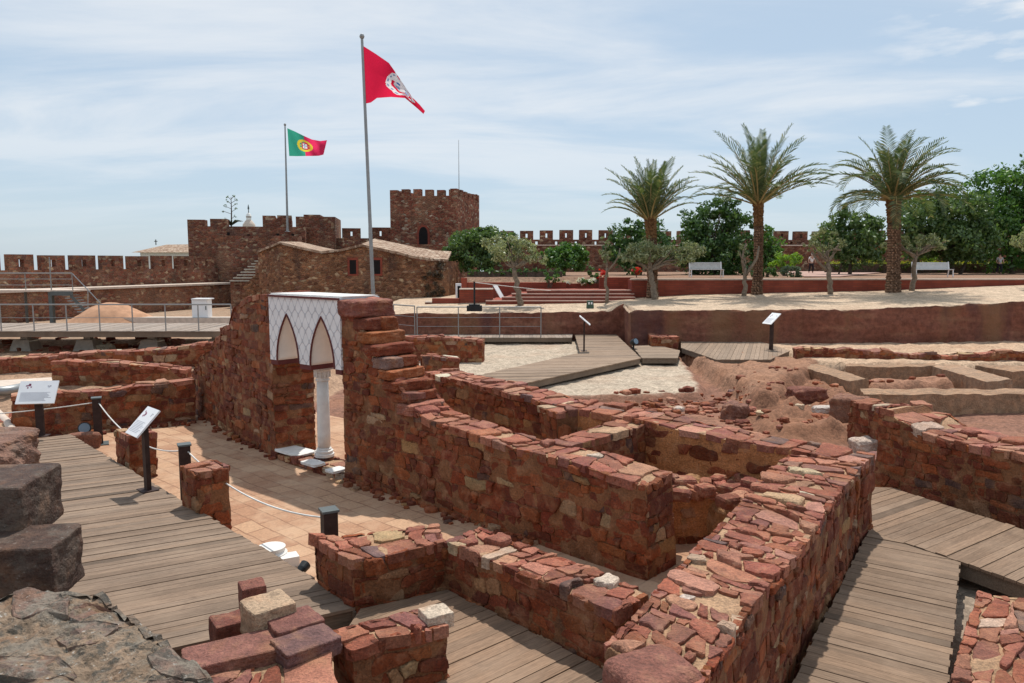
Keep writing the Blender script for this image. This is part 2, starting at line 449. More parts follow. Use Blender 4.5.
def m_cutearth():
    t = NT('cut_earth'); co = t.coord()
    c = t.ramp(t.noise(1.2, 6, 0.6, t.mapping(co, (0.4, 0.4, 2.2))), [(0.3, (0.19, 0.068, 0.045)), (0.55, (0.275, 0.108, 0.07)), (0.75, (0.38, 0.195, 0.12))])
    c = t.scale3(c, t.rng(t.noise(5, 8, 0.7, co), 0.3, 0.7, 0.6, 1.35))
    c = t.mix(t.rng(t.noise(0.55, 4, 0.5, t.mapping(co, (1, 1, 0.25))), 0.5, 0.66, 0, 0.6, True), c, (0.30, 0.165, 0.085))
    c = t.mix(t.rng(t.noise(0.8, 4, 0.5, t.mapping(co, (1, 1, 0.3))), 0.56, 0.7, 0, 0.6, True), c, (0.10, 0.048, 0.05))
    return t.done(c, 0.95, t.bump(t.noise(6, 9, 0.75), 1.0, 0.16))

M = dict(
    masonry=m_masonry('rubble_masonry'), lichen=m_masonry('lichen_stone', 0.85, 0.15), darkblock=m_masonry('dark_block_stone', 0.25, 0.08), plaster=m_masonry('old_plaster', 0, 0.7, (0.47, 0.27, 0.155)),
    farstone=m_farstone('castle_stone', 3.7),
    tower=m_farstone('tower_stone', 3.8, [(0, (0.19, 0.058, 0.038)), (0.4, (0.27, 0.084, 0.052)), (0.7, (0.31, 0.125, 0.07)), (0.88, (0.38, 0.22, 0.14)), (1, (0.5, 0.4, 0.3))]),
    housestone=m_farstone('house_stone', 4.4, [(0, (0.14, 0.055, 0.03)), (0.35, (0.26, 0.115, 0.058)), (0.65, (0.33, 0.165, 0.085)), (0.85, (0.20, 0.08, 0.05)), (1, (0.5, 0.36, 0.22))], (0.36, 0.22, 0.13), 0.45),
    wood=m_wood(), ground=m_ground(), tiles=m_tiles(), lattice=m_lattice(), terracotta=m_terracotta(), redbrick=m_redbrick(), cutearth=m_cutearth(),
    sandlip=m_plain('sandy_lip', (0.47, 0.34, 0.24), 0.95, 0, 0.25, 4, 0.5), drystem=m_leaf('dry_vine', [(0, (0.05, 0.03, 0.02)), (1, (0.13, 0.085, 0.05))], 0.1),
    benchmetal=m_plain('pale_bench_metal', (0.58, 0.58, 0.57), 0.45, 0.2, 0.08),
    darkwood=m_plain('dark_timber', (0.06, 0.035, 0.028), 0.7, 0, 0.3, 10, 0.2), shadowwood=m_plain('under_timber', (0.05, 0.04, 0.03), 0.9),
    cortan=m_plain('rusted_steel', (0.045, 0.026, 0.022), 0.6, 0.2, 0.35, 12), steel=m_plain('galvanised_steel', (0.30, 0.31, 0.31), 0.45, 0.6, 0.1),
    darksteel=m_plain('grey_painted_steel', (0.11, 0.125, 0.125), 0.5, 0.3, 0.1), white=m_plain('white_board', (0.80, 0.81, 0.82), 0.5, 0, 0.03),
    marble=m_plain('white_marble', (0.74, 0.72, 0.68), 0.45, 0, 0.1, 8, 0.08), intrados=m_plain('arch_plaster', (0.86, 0.78, 0.69), 0.8, 0, 0.05),
    trim=m_plain('dark_red_trim', (0.12, 0.03, 0.028), 0.6), rope=m_plain('white_rope', (0.68, 0.66, 0.62), 0.8), concrete=m_plain('concrete', (0.42, 0.38, 0.32), 0.9, 0, 0.2, 5, 0.3),
    ink=m_plain('print_ink', (0.42, 0.42, 0.46), 0.6), maroon=m_plain('maroon_print', (0.28, 0.08, 0.14), 0.6), black=m_plain('black_plastic', (0.018, 0.02, 0.022), 0.35),
    glass=m_plain('lamp_glass', (0.20, 0.26, 0.32), 0.12), greenmetal=m_plain('green_metal', (0.06, 0.10, 0.07), 0.5), shadeblack=m_plain('opening_shade', (0.012, 0.010, 0.010), 0.9),  # near-black colour stands in for shade inside slits, doorway and windows
    cloth=m_cloth(), bark=m_plain('grey_bark', (0.22, 0.17, 0.125), 0.95, 0, 0.35, 9, 0.7), darkbark=m_plain('dark_bark', (0.10, 0.072, 0.055), 0.95, 0, 0.35, 9, 0.7),
    palmbark=m_palmbark(), rachis=m_plain('palm_rachis', (0.34, 0.26, 0.11), 0.7),
    leaf_palm=m_leaf('palm_leaf', [(0, (0.03, 0.058, 0.02)), (0.5, (0.068, 0.105, 0.036)), (0.85, (0.125, 0.16, 0.066)), (1, (0.25, 0.23, 0.11))], 0.35),
    leaf_olive=m_leaf('olive_leaf', [(0, (0.13, 0.165, 0.075)), (0.5, (0.25, 0.285, 0.145)), (1, (0.43, 0.45, 0.28))], 0.3),
    leaf_dark=m_leaf('dark_leaf', [(0, (0.025, 0.065, 0.014)), (0.6, (0.055, 0.12, 0.026)), (1, (0.11, 0.20, 0.05))], 0.3),
    leaf_citrus=m_leaf('citrus_leaf', [(0, (0.035, 0.095, 0.016)), (0.6, (0.08, 0.18, 0.03)), (1, (0.15, 0.29, 0.055))], 0.35),
    leaf_mid=m_leaf('mid_leaf', [(0, (0.04, 0.085, 0.022)), (0.6, (0.09, 0.155, 0.042)), (1, (0.16, 0.245, 0.08))], 0.35),
    leaf_bright=m_leaf('bright_leaf', [(0, (0.12, 0.23, 0.02)), (0.6, (0.2, 0.36, 0.03)), (1, (0.34, 0.48, 0.06))], 0.4),
    leaf_hedge=m_leaf('hedge_leaf', [(0, (0.05, 0.08, 0.015)), (0.7, (0.10, 0.14, 0.025)), (1, (0.17, 0.2, 0.04))], 0.3),
    leaf_yellow=m_leaf('yellow_hedge_leaf', [(0, (0.22, 0.26, 0.02)), (1, (0.42, 0.42, 0.04))], 0.35),
    leaf_sage=m_leaf('sage_leaf', [(0, (0.055, 0.085, 0.05)), (1, (0.14, 0.19, 0.12))], 0.25),
    petal_red=m_leaf('red_petal', [(0, (0.5, 0.02, 0.02)), (1, (0.75, 0.06, 0.04))], 0.3), petal_white=m_leaf('white_petal', [(0, (0.7, 0.7, 0.62)), (1, (0.85, 0.85, 0.8))], 0.2),
    skin=m_plain('skin', (0.5, 0.3, 0.22), 0.6), shirt=m_plain('white_cotton', (0.75, 0.75, 0.74), 0.9), greyshirt=m_plain('grey_cotton', (0.42, 0.43, 0.43), 0.9), trousers=m_plain('dark_denim', (0.025, 0.022, 0.028), 0.9), hair=m_plain('dark_hair', (0.03, 0.02, 0.015), 0.7),
    limewash=m_plain('white_limewash', (0.78, 0.77, 0.74), 0.9), pink=m_plain('pink_paving', (0.42, 0.27, 0.22), 0.9, 0, 0.15, 4), coping=m_plain('pale_coping', (0.58, 0.48, 0.40), 0.9),
)
# ------------------------------------------------------------------ rubble masonry
SIDE = [(0.1942, 0.0451, 0.0161), (0.2265, 0.0534, 0.019), (0.2697, 0.0701, 0.0234), (0.1834, 0.0418, 0.019), (0.2913, 0.0877, 0.0307), (0.151, 0.0359, 0.0175), (0.2265, 0.0552, 0.0234), (0.1726, 0.0468, 0.0248)]  # darker, redder than CAP: shade of the wall faces put into the colour
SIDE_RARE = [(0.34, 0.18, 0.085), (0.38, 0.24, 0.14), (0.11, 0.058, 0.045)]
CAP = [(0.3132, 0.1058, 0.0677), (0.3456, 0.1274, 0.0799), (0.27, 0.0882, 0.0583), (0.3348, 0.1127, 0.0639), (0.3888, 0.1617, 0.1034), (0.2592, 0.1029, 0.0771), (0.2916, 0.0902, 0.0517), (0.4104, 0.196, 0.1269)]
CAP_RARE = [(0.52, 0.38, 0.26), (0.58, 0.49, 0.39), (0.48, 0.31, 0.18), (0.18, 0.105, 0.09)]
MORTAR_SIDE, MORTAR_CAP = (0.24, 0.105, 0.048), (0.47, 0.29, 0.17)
def pick(rng, base, rare, p):
    c = rng.choice(rare) if rng.random() < p else rng.choice(base)
    k = rng.uniform(0.8, 1.22)
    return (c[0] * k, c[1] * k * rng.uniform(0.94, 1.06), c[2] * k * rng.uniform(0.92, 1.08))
def clip_poly(poly, mx, my, nx, ny):
    out = []; n = len(poly)
    ds = [(p[0] - mx) * nx + (p[1] - my) * ny for p in poly]
    for i in range(n):
        a, b = poly[i], poly[(i + 1) % n]; da, db = ds[i], ds[(i + 1) % n]
        if da <= 0: out.append(a)
        if (da < 0 < db) or (db < 0 < da):
            k = da / (da - db); out.append((a[0] + (b[0] - a[0]) * k, a[1] + (b[1] - a[1]) * k))
    return out
def cells(W, H, sx, sy, rng, drop=0.26, jit=0.42):
    w, h = W / sx, H / sy
    S = []
    for j in range(-2, int(h) + 3):
        off = rng.random()
        for i in range(-2, int(w) + 3):
            if rng.random() < drop: continue
            S.append((i + off + rng.uniform(-jit, jit), j + 0.5 + rng.uniform(-jit, jit) * 0.75))
    A = np.array(S); out = []
    for k, (x, y) in enumerate(S):
        if not (-0.8 < x < w + 0.8 and -0.8 < y < h + 0.8): continue
        x0, x1, y0, y1 = max(0, x - 2), min(w, x + 2), max(0, y - 2), min(h, y + 2)
        if x1 - x0 < 0.05 or y1 - y0 < 0.05: continue
        poly = [(x0, y0), (x1, y0), (x1, y1), (x0, y1)]
        d = A - A[k]; d2 = (d ** 2).sum(1); idx = np.where((d2 < 10) & (d2 > 1e-9))[0]; idx = idx[np.argsort(d2[idx])]
        for q in idx:
            dx, dy = d[q]
            poly = clip_poly(poly, x + dx / 2, y + dy / 2, dx, dy)
            if len(poly) < 3: break
            if d2[q] > 4 * max((p[0] - x) ** 2 + (p[1] - y) ** 2 for p in poly): break
        if len(poly) < 3: continue
        ar = abs(sum(poly[i][0] * poly[(i + 1) % len(poly)][1] - poly[(i + 1) % len(poly)][0] * poly[i][1] for i in range(len(poly)))) / 2
        if ar < 0.12: continue
        out.append([(p[0] * sx, p[1] * sy) for p in poly])
    return out
def courses(W, H, sx, sy, rng, wob=0.34):
    out = []; ph = rng.uniform(0, 99); rows = [0.0]
    while rows[-1] < H: rows.append(rows[-1] + sy * rng.choice((0.6, 0.8, 1.0, 1.0, 1.25, 1.55)) * rng.uniform(0.9, 1.1))
    if len(rows) > 2 and H - rows[-2] < sy * 0.45: rows.pop(-2)
    rows[-1] = H
    def yb(r, u):
        if r == 0 or r == len(rows) - 1: return rows[r]
        return rows[r] + mnoise.noise((u * 1.9 / max(sx, .2) * .3, r * 7.3, ph)) * sy * wob * 1.2 + mnoise.noise((u * 1.2 / sx, r * 3.1, ph + 5)) * sy * wob * 0.6
    for r in range(len(rows) - 1):
        u = -sx * rng.random() * 0.6; prev = (u, 0.0); hr = rows[r + 1] - rows[r]
        while u < W:
            w = sx * rng.choice((0.45, 0.7, 0.9, 1.1, 1.4, 1.8)) * rng.uniform(0.85, 1.15) * (0.75 + 0.25 * hr / sy)
            u2 = u + w; sk = rng.uniform(-0.22, 0.22) * hr
            if W - u2 < sx * 0.3: u2 = W + 0.01; sk = 0
            a0, a1 = max(0, u + prev[1]), max(0, u - prev[1]); b0, b1 = min(W, u2 + sk), min(W, u2 - sk)
            prev = (u2, sk)
            if b0 - a0 > 0.02 and b1 - a1 > 0.02:
                q = lambda x, k: (x, yb(r + k, x))
                mid = lambda x0, x1, k: q((x0 + x1) / 2 + rng.uniform(-.1, .1) * w, k)
                if hr > sy * 1.1 and rng.random() < 0.3 and w < sx * 1.3:     # two small stones one above the other
                    f = rng.uniform(0.35, 0.65)
                    L0, L1 = (a0 * (1 - f) + a1 * f), (b0 * (1 - f) + b1 * f)
                    ml, mr = (L0, yb(r, L0) * (1 - f) + yb(r + 1, L0) * f), (L1, yb(r, L1) * (1 - f) + yb(r + 1, L1) * f + rng.uniform(-.1, .1) * hr)
                    out.append([q(a0, 0), mid(a0, b0, 0), q(b0, 0), mr, ml]); out.append([ml, mr, q(b1, 1), mid(a1, b1, 1), q(a1, 1)])
                else:
                    P = [q(a0, 0), mid(a0, b0, 0), q(b0, 0), q(b1, 1), mid(a1, b1, 1), q(a1, 1)]
                    if rng.random() < 0.3: P.pop(rng.choice((1, 4)))
                    out.append(P)
            u = u2
    return out
def stone(mb, poly, Mf, base, hgt, gap, bev, col, rng, m=0, tilt=0.12):
    cx = sum(p[0] for p in poly) / len(poly); cy = sum(p[1] for p in poly) / len(poly)
    P = []
    for i in range(len(poly)):
        a, b = poly[i], poly[(i + 1) % len(poly)]
        L = math.hypot(b[0] - a[0], b[1] - a[1])
        if L < 1e-4: continue
        k = rng.uniform(0.10, 0.26)
        for s in ((k, 1 - k) if L < 0.14 else (k, 0.5, 1 - k)):
            P.append((a[0] + (b[0] - a[0]) * s, a[1] + (b[1] - a[1]) * s))
    if len(P) < 3: return
    rad = [max(1e-3, math.hypot(p[0] - cx, p[1] - cy)) for p in P]
    g = [gap * rng.uniform(0.3, 1.5) for _ in P]
    def ring(ins): return [(cx + (p[0] - cx) * max(0.15, 1 - (g[i] + ins) / rad[i]), cy + (p[1] - cy) * max(0.15, 1 - (g[i] + ins) / rad[i])) for i, p in enumerate(P)]
    tx, ty = rng.uniform(-tilt, tilt), rng.uniform(-tilt, tilt)
    wx, wy = rng.uniform(0, 99), rng.uniform(0, 99)
    P = [(p[0] + mnoise.noise((p[0] * 9 + wx, p[1] * 9, wy)) * 0.025, p[1] + mnoise.noise((p[0] * 9, p[1] * 9 + wy, wx)) * 0.025) for p in P]
    n = len(P); k0 = len(mb.v)
    jb = bev * 0.5
    for ins, hh, jz in ((0, -base, 0), (0, hgt * 0.45, 0.1), (bev * 0.35, hgt * 0.85, 0.12), (bev * 1.3, hgt, 0.1)):
        for (u, v) in ring(ins):
            z = hh if jz == 0 else hh + (u - cx) * tx + (v - cy) * ty + rng.uniform(-1, 1) * jz * hgt
            if jz: u += rng.uniform(-jb, jb) * 0.6; v += rng.uniform(-jb, jb) * 0.6
            mb.v.append(tuple(Mf(u, v, z)))
    mb.v.append(tuple(Mf(cx, cy, hgt * rng.uniform(1.0, 1.2))))
    for r in range(3):
        for i in range(n):
            j = (i + 1) % n
            mb.face((k0 + r * n + i, k0 + r * n + j, k0 + (r + 1) * n + j, k0 + (r + 1) * n + i), col, m)
    for i in range(n):
        mb.face((k0 + 3 * n + i, k0 + 3 * n + (i + 1) % n, k0 + 4 * n), col, m)
def nv(p, s, a):
    v = mnoise.noise_vector((p[0] * s, p[1] * s, p[2] * s)); return (p[0] + v.x * a, p[1] + v.y * a, p[2] + v.z * a)
def masonry(mb, quad, z0, topf, side=(0.26, 0.15), cap=(0.34, 0.28), seed=1, oh=0.03, faces='FRBL', hgt=(-0.002, 0.016), capth=0.09, pal=SIDE, rare=0.10, caprare=0.16, step=0.10, topnoise=0.03, plaster='', capskip=None, caps=True, tone=None, capcells=False, capgap=0.015, caph=(-0.012, 0.02), capprob=0.94, rough=0.0):
    rng = random.Random(seed); kstart = len(mb.v); side = (side[0] * 0.74, side[1] * 0.74); cap = (cap[0] * 0.86, cap[1] * 0.86); caprare *= 0.5
    fl, fr, br, bl = [Vector((q[0], q[1], 0)) for q in quad]
    tnz = lambda t: topf(t) + mnoise.noise((t * (fr - fl).length * 2.1, seed * 3.7, 0)) * topnoise
    sides = {'F': (fl, fr, lambda s: s), 'R': (fr, br, lambda s: 1.0), 'B': (br, bl, lambda s: 1 - s), 'L': (bl, fl, lambda s: 0.0)}
    for key, (a, b, tm) in sides.items():
        d = b - a; L = d.length
        if L < 1e-3: continue
        d = d / L; nrm = Vector((d.y, -d.x, 0))
        nu = max(2, int(L / step)); k0 = len(mb.v); nz = 0
        hmax = max(tnz(tm(i / nu)) for i in range(nu + 1)) - z0
        nz = max(2, int(hmax / step))
        for i in range(nu + 1):
            s = i / nu; h = tnz(tm(s)) - 0.02 - z0
            for j in range(nz + 1):
                p = a + d * (L * s); p = (p.x, p.y, z0 + h * j / nz)
                mb.v.append(nv(p, 4.3, 0.022))
        for i in range(nu):
            for j in range(nz):
                q = k0 + i * (nz + 1) + j
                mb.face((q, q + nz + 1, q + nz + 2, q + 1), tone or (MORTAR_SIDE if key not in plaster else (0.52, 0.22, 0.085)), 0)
        if key not in faces: continue
        Mf = lambda u, v, w, a=a, d=d, nrm=nrm: (a.x + d.x * u + nrm.x * w, a.y + d.y * u + nrm.y * w, z0 + v)
        for poly in (courses(L, hmax, side[0], side[1], rng) if rng.random() < 2 else ()):
            if key in plaster and rng.random() < 0.7: continue
            pl = [(u, min(v, tnz(tm(min(1, max(0, u / L)))) - z0)) for u, v in poly]
            cu = sum(p[0] for p in pl) / len(pl); cv = sum(p[1] for p in pl) / len(pl)
            if max(p[1] for p in pl) - min(p[1] for p in pl) < 0.035: continue
            if max(p[1] for p in poly) - z0 * 0 > 0 and cv > tnz(tm(min(1, max(0, cu / L)))) - z0: continue
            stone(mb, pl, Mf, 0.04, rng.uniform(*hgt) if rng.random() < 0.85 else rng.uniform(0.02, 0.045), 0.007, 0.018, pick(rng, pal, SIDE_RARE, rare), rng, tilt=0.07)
    # top
    L = (fr - fl).length; T = ((bl - fl).length + (br - fr).length) / 2
    def base(u, v):
        s, t = u / L, v / T
        p = (fl.lerp(fr, 0) + (fr - fl) * s) * (1 - t) + (bl + (br - bl) * s) * t
        return p, s
    nu, nt = max(2, int(L / step)), max(2, int(T / step)); k0 = len(mb.v)
    for i in range(nu + 1):
        for j in range(nt + 1):
            p, s = base(L * i / nu, T * j / nt)
            mb.v.append(nv((p.x, p.y, tnz(i / nu) - 0.02), 4.3, 0.022))
    for i in range(nu):
        for j in range(nt):
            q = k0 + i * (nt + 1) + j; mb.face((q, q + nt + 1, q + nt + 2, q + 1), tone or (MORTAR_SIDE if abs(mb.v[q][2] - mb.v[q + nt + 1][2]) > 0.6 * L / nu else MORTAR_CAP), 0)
    if not caps: return
    for poly in (cells(L + 2 * oh, T + 2 * oh, cap[0], cap[1], rng, 0.22, 0.4) if capcells else [[(v_ * 0 + p_[1], p_[0]) for p_ in q_][::-1] for q_ in courses(T + 2 * oh, L + 2 * oh, cap[0], cap[1], rng, 0.5) for v_ in (0,)]):
        cu = sum(p[0] for p in poly) / len(poly) - oh
        zz = tnz(min(1, max(0, cu / L)))
        sl = (tnz(min(1, max(0, (cu + 0.1) / L))) - tnz(min(1, max(0, (cu - 0.1) / L)))) / 0.2
        if abs(sl) > 0.5: sl = 0
        if capskip and capskip(min(1, max(0, cu / L))): continue
        def Mf(u, v, w):
            p, s = base(u - oh, v - oh); return (p.x, p.y, zz + sl * (u - oh - cu) + w)
        if rng.random() > capprob: continue
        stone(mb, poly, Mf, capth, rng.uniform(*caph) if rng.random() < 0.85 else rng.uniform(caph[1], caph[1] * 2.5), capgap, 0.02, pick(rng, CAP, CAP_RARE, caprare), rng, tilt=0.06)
    for i in range(kstart, len(mb.v)):                  # old walls are never ruler straight
        x, y, z = mb.v[i]; v = mnoise.noise_vector((x * 0.55, y * 0.55, z * 0.8)); w = mnoise.noise_vector((x * 1.7, y * 1.7, z * 1.7))
        if rough: z += mnoise.noise((x * 5, y * 5, 3)) * rough + mnoise.noise((x * 13, y * 13, 8)) * rough * 0.5 + abs(mnoise.noise((x * 28, y * 28, 1))) * rough * 0.35
        mb.v[i] = (x + v.x * 0.07 + w.x * 0.02, y + v.y * 0.07 + w.y * 0.02, z + v.z * 0.04 + w.z * 0.015)
def wall_quad(A, B, th):                    # front line A->B (front at its right-hand side), back offset to the left
    d = Vector((B[0] - A[0], B[1] - A[1])); n = Vector((-d.y, d.x)).normalized() * th
    return [(A[0], A[1]), (B[0], B[1]), (B[0] + n.x, B[1] + n.y), (A[0] + n.x, A[1] + n.y)]
def rock_mesh(mb, c, size, rz, seed, col, m=0, sub=3, amp=0.10, pw=5.0, tilt=0.0):
    bm = bmesh.new(); bmesh.ops.create_cube(bm, size=2.0)
    bmesh.ops.subdivide_edges(bm, edges=bm.edges[:], cuts=2 ** sub - 1, use_grid_fill=True)
    Mx = Matrix.Translation(Vector(c)) @ Matrix.Rotation(rz, 4, 'Z') @ Matrix.Rotation(tilt, 4, 'X')
    k = len(mb.v)
    for v in bm.verts:
        p = v.co; r = (abs(p.x) ** pw + abs(p.y) ** pw + abs(p.z) ** pw) ** (1 / pw)
        q = p / r
        n1 = mnoise.noise((q.x * 1.3 + seed * 9.1, q.y * 1.3, q.z * 1.3 + seed)) * amp
        n2 = mnoise.noise((q.x * 4 + seed * 5.3, q.y * 4, q.z * 4)) * amp * 0.35
        n3 = mnoise.noise((q.x * 11 + seed, q.y * 11, q.z * 11)) * amp * 0.12
        q = q * (1 + n1 + n2 + n3)
        mb.v.append(tuple(Mx @ Vector((q.x * size[0] / 2, q.y * size[1] / 2, q.z * size[2] / 2))))
    bm.verts.index_update()
    for f in bm.faces: mb.face(tuple(k + v.index for v in f.verts), col, m)
    bm.free()

# ------------------------------------------------------------------ the ground: one sheet to the horizon
def pts(lst, z=0.0): return [(G(x, y, z).x, G(x, y, z).y) for x, y in lst]
def sdpoly(X, Y, poly):
    P = np.array(poly); n = len(P); d = np.full(X.shape, 1e9); inside = np.zeros(X.shape, bool)
    for i in range(n):
        ax, ay = P[i]; bx, by = P[(i + 1) % n]
        ex, ey = bx - ax, by - ay; wx, wy = X - ax, Y - ay
        t = np.clip((wx * ex + wy * ey) / (ex * ex + ey * ey + 1e-12), 0, 1)
        d = np.minimum(d, (wx - ex * t) ** 2 + (wy - ey * t) ** 2)
        c = ((ay > Y) != (by > Y)) & (X < (bx - ax) * (Y - ay) / (by - ay + 1e-12) + ax)
        inside ^= c
    d = np.sqrt(d); return np.where(inside, d, -d)
def vnoise(X, Y, s, seed=0):
    X = X * s + seed * 17.3; Y = Y * s - seed * 9.1
    xi, yi = np.floor(X), np.floor(Y); xf, yf = X - xi, Y - yi
    def h(a, b):
        q = np.sin(a * 127.1 + b * 311.7 + seed * 74.7) * 43758.5453; return q - np.floor(q)
    u, v = xf * xf * (3 - 2 * xf), yf * yf * (3 - 2 * yf)
    return (h(xi, yi) * (1 - u) + h(xi + 1, yi) * u) * (1 - v) + (h(xi, yi + 1) * (1 - u) + h(xi + 1, yi + 1) * u) * v - 0.5
def fbm(X, Y, s, o=4, seed=0):
    return sum(vnoise(X, Y, s * 2 ** k, seed + k) / 1.9 ** k for k in range(o))
def sstep(a, b, x):
    t = np.clip((x - a) / (b - a), 0, 1); return t * t * (3 - 2 * t)
TER_F = [(-6.0, 33.4), (G(395, 333, 0).x, 33.4), (G(622, 333, 0).x, 33.6), (G(630, 342, 0).x, G(630, 342, 0).y), (G(850, 343, 0).x, G(850, 343, 0).y), (G(1024, 340.5, 0).x, G(1024, 340.5, 0).y), (60, 31)]
def terrace_z(x, y):
    yf = np.interp(x, [p[0] for p in TER_F], [p[1] for p in TER_F])
    zf = np.interp(x, [-6, 4.4, 4.9, 13, 20, 30], [0.85, 0.95, 1.26, 1.28, 1.52, 1.75])
    zb = np.interp(x, [-6, 5, 9, 18, 26], [1.15, 1.35, 1.58, 1.75, 2.05])
    return zf + (zb - zf) * np.clip((y - yf) / (37.5 - yf), 0, 1), yf
GARDEN_Z = 2.35
def build_ground():
    def axis(a, b, st, far):
        v = list(np.arange(a, b, st)); g = st; x = b
        up = []
        while x < far: up.append(x); g *= 1.35; x += g
        dn = []; g = st; x = a - st
        while x > -far: dn.append(x); g *= 1.35; x -= g
        return np.array(dn[::-1] + v + up)
    xs = axis(-17.0, 24.0, 0.12, 4000); ys = axis(3.0, 40.0, 0.12, 4000)
    X, Y = np.meshgrid(xs, ys, indexing='ij')
    n1 = fbm(X, Y, 0.6, 4, 1); n2 = fbm(X, Y, 2.8, 5, 5); en = fbm(X, Y, 1.6, 4, 9) * 0.5
    Z = -0.52 + n1 * 0.10 + n2 * 0.05
    red = np.array((0.37, 0.20, 0.125)); pale = np.array((0.45, 0.365, 0.275)); sandy = np.array((0.52, 0.395, 0.28)); dark = np.array((0.24, 0.12, 0.08)); tan = np.array((0.50, 0.35, 0.235))
    C = np.zeros(X.shape + (3,)); C[:] = dark
    def put(poly, z, w, col, nz=0.04, edge=0.35, ci=0.0):
        nonlocal Z, C
        sd = sdpoly(X, Y, poly) + en * edge
        k = sstep(0, w, sd)
        Zt = z + n2 * nz
        Z = np.where(Zt > Z, Z + (Zt - Z) * k, Z)
        kc = sstep(-0.05, 0.1, sd - ci)[..., None]; C = C * (1 - kc) + np.array(col) * kc
    # left part of the dig
    put([(-60, 15.5), (-7.4, 17.5), (-5.0, 20), (-5, 34), (-60, 34)], -0.22, 0.8, (0.36, 0.23, 0.15), 0.10)
    put([(-60, 31), (-5.5, 30), (-5.5, 70), (-60, 70)], 0.0, 1.0, (0.36, 0.25, 0.17))
    # pale gravel bed
    put(pts([(395, 400), (400, 348), (470, 338), (560, 336), (655, 345), (686, 358), (708, 384), (705, 394), (610, 397)], -0.3), -0.3, 0.25, pale, 0.05, 0.25, 0.28)
    # raw earth at z 0 on the right and its banks
    put(pts([(676, 346), (690, 339), (780, 349), (800, 361), (846, 364), (1500, 364)], 0) + [(60, 36), (5, 36)], 0.0, 0.25, tan, 0.07, 0.2)
    put(pts([(678, 348), (704, 364), (736, 380), (754, 395), (786, 391), (800, 376), (830, 364), (800, 355)], 0), -0.02, 0.35, (0.29, 0.155, 0.095), 0.14, 0.5)
    put(pts([(770, 392), (800, 374), (868, 384), (880, 430), (800, 440), (740, 428), (735, 410)], -0.3), -0.30, 0.8, (0.23, 0.112, 0.066), 0.30, 0.6)
    put(pts([(862, 378), (955, 376), (957, 382), (862, 386)], -0.15), -0.13, 0.3, (0.31, 0.16, 0.10), 0.12, 0.3)
    # under and around the right-hand boardwalks
    put([(1, 3), (12, 3), (9, 10.8), (4.6, 11.4), (3.8, 8.6)], -0.32, 0.3, (0.36, 0.28, 0.21), 0.06)
    # sandy terrace with its cut face, garden level, and the hill falling off beyond the castle
    tz, yf = terrace_z(X, Y)
    inT = (X > -6.2)
    k = sstep(0.0, 0.13, Y - yf + en * 0.22) * inT
    Z = Z * (1 - k) + (tz + n2 * 0.018) * k
    kc = sstep(0.10, 0.22, Y - yf + en * 0.22)[..., None] * inT[..., None]
    C = C * (1 - kc) + (sandy * (1 + 0.0)) * kc
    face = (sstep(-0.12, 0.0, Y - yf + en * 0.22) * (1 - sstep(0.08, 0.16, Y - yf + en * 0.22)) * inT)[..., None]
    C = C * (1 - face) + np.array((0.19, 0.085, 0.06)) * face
    g = sstep(0, 0.12, Y - np.where(X < 6.3, 41.2, 38.3)) * sstep(0, 0.2, X + 2.9)
    Z = Z * (1 - g) + (GARDEN_Z + n1 * 0.03) * g
    gc = g[..., None]; C = C * (1 - gc) + np.array((0.27, 0.165, 0.11)) * gc
    far = np.maximum(np.maximum(Y - 72, -Y - 25), np.maximum(np.abs(X) - 75, 0)); f = sstep(0, 160, far)
    Z = Z - f * 70 - sstep(0, 25, far) * 6
    fc = sstep(0, 30, far)[..., None]; C = C * (1 - fc) + np.array((0.20, 0.22, 0.16)) * fc
    nx, ny = X.shape
    V3 = np.stack([X, Y, Z], -1).reshape(-1, 3)
    idx = np.arange(nx * ny).reshape(nx, ny)
    F = np.stack([idx[:-1, :-1], idx[1:, :-1], idx[1:, 1:], idx[:-1, 1:]], -1).reshape(-1, 4)
    me = bpy.data.meshes.new('ground'); me.from_pydata(V3.tolist(), [], F.tolist())
    at = me.attributes.new('Zone', 'FLOAT_COLOR', 'POINT')
    cc = np.ones((nx * ny, 4), np.float32); cc[:, :3] = C.reshape(-1, 3); at.data.foreach_set('color', cc.ravel())
    me.polygons.foreach_set('use_smooth', [True] * len(me.polygons)); me.materials.append(M['ground']); me.update()
    o = bpy.data.objects.new('ground', me); COL.objects.link(o); o['kind'] = 'structure'
    def hz(x, y):
        i = int(np.clip(np.searchsorted(xs, x) - 1, 0, nx - 2)); j = int(np.clip(np.searchsorted(ys, y) - 1, 0, ny - 2))
        u = (x - xs[i]) / (xs[i + 1] - xs[i]); v = (y - ys[j]) / (ys[j + 1] - ys[j])
        return float((Z[i, j] * (1 - u) + Z[i + 1, j] * u) * (1 - v) + (Z[i, j + 1] * (1 - u) + Z[i + 1, j + 1] * u) * v)
    return hz
HZ = build_ground()
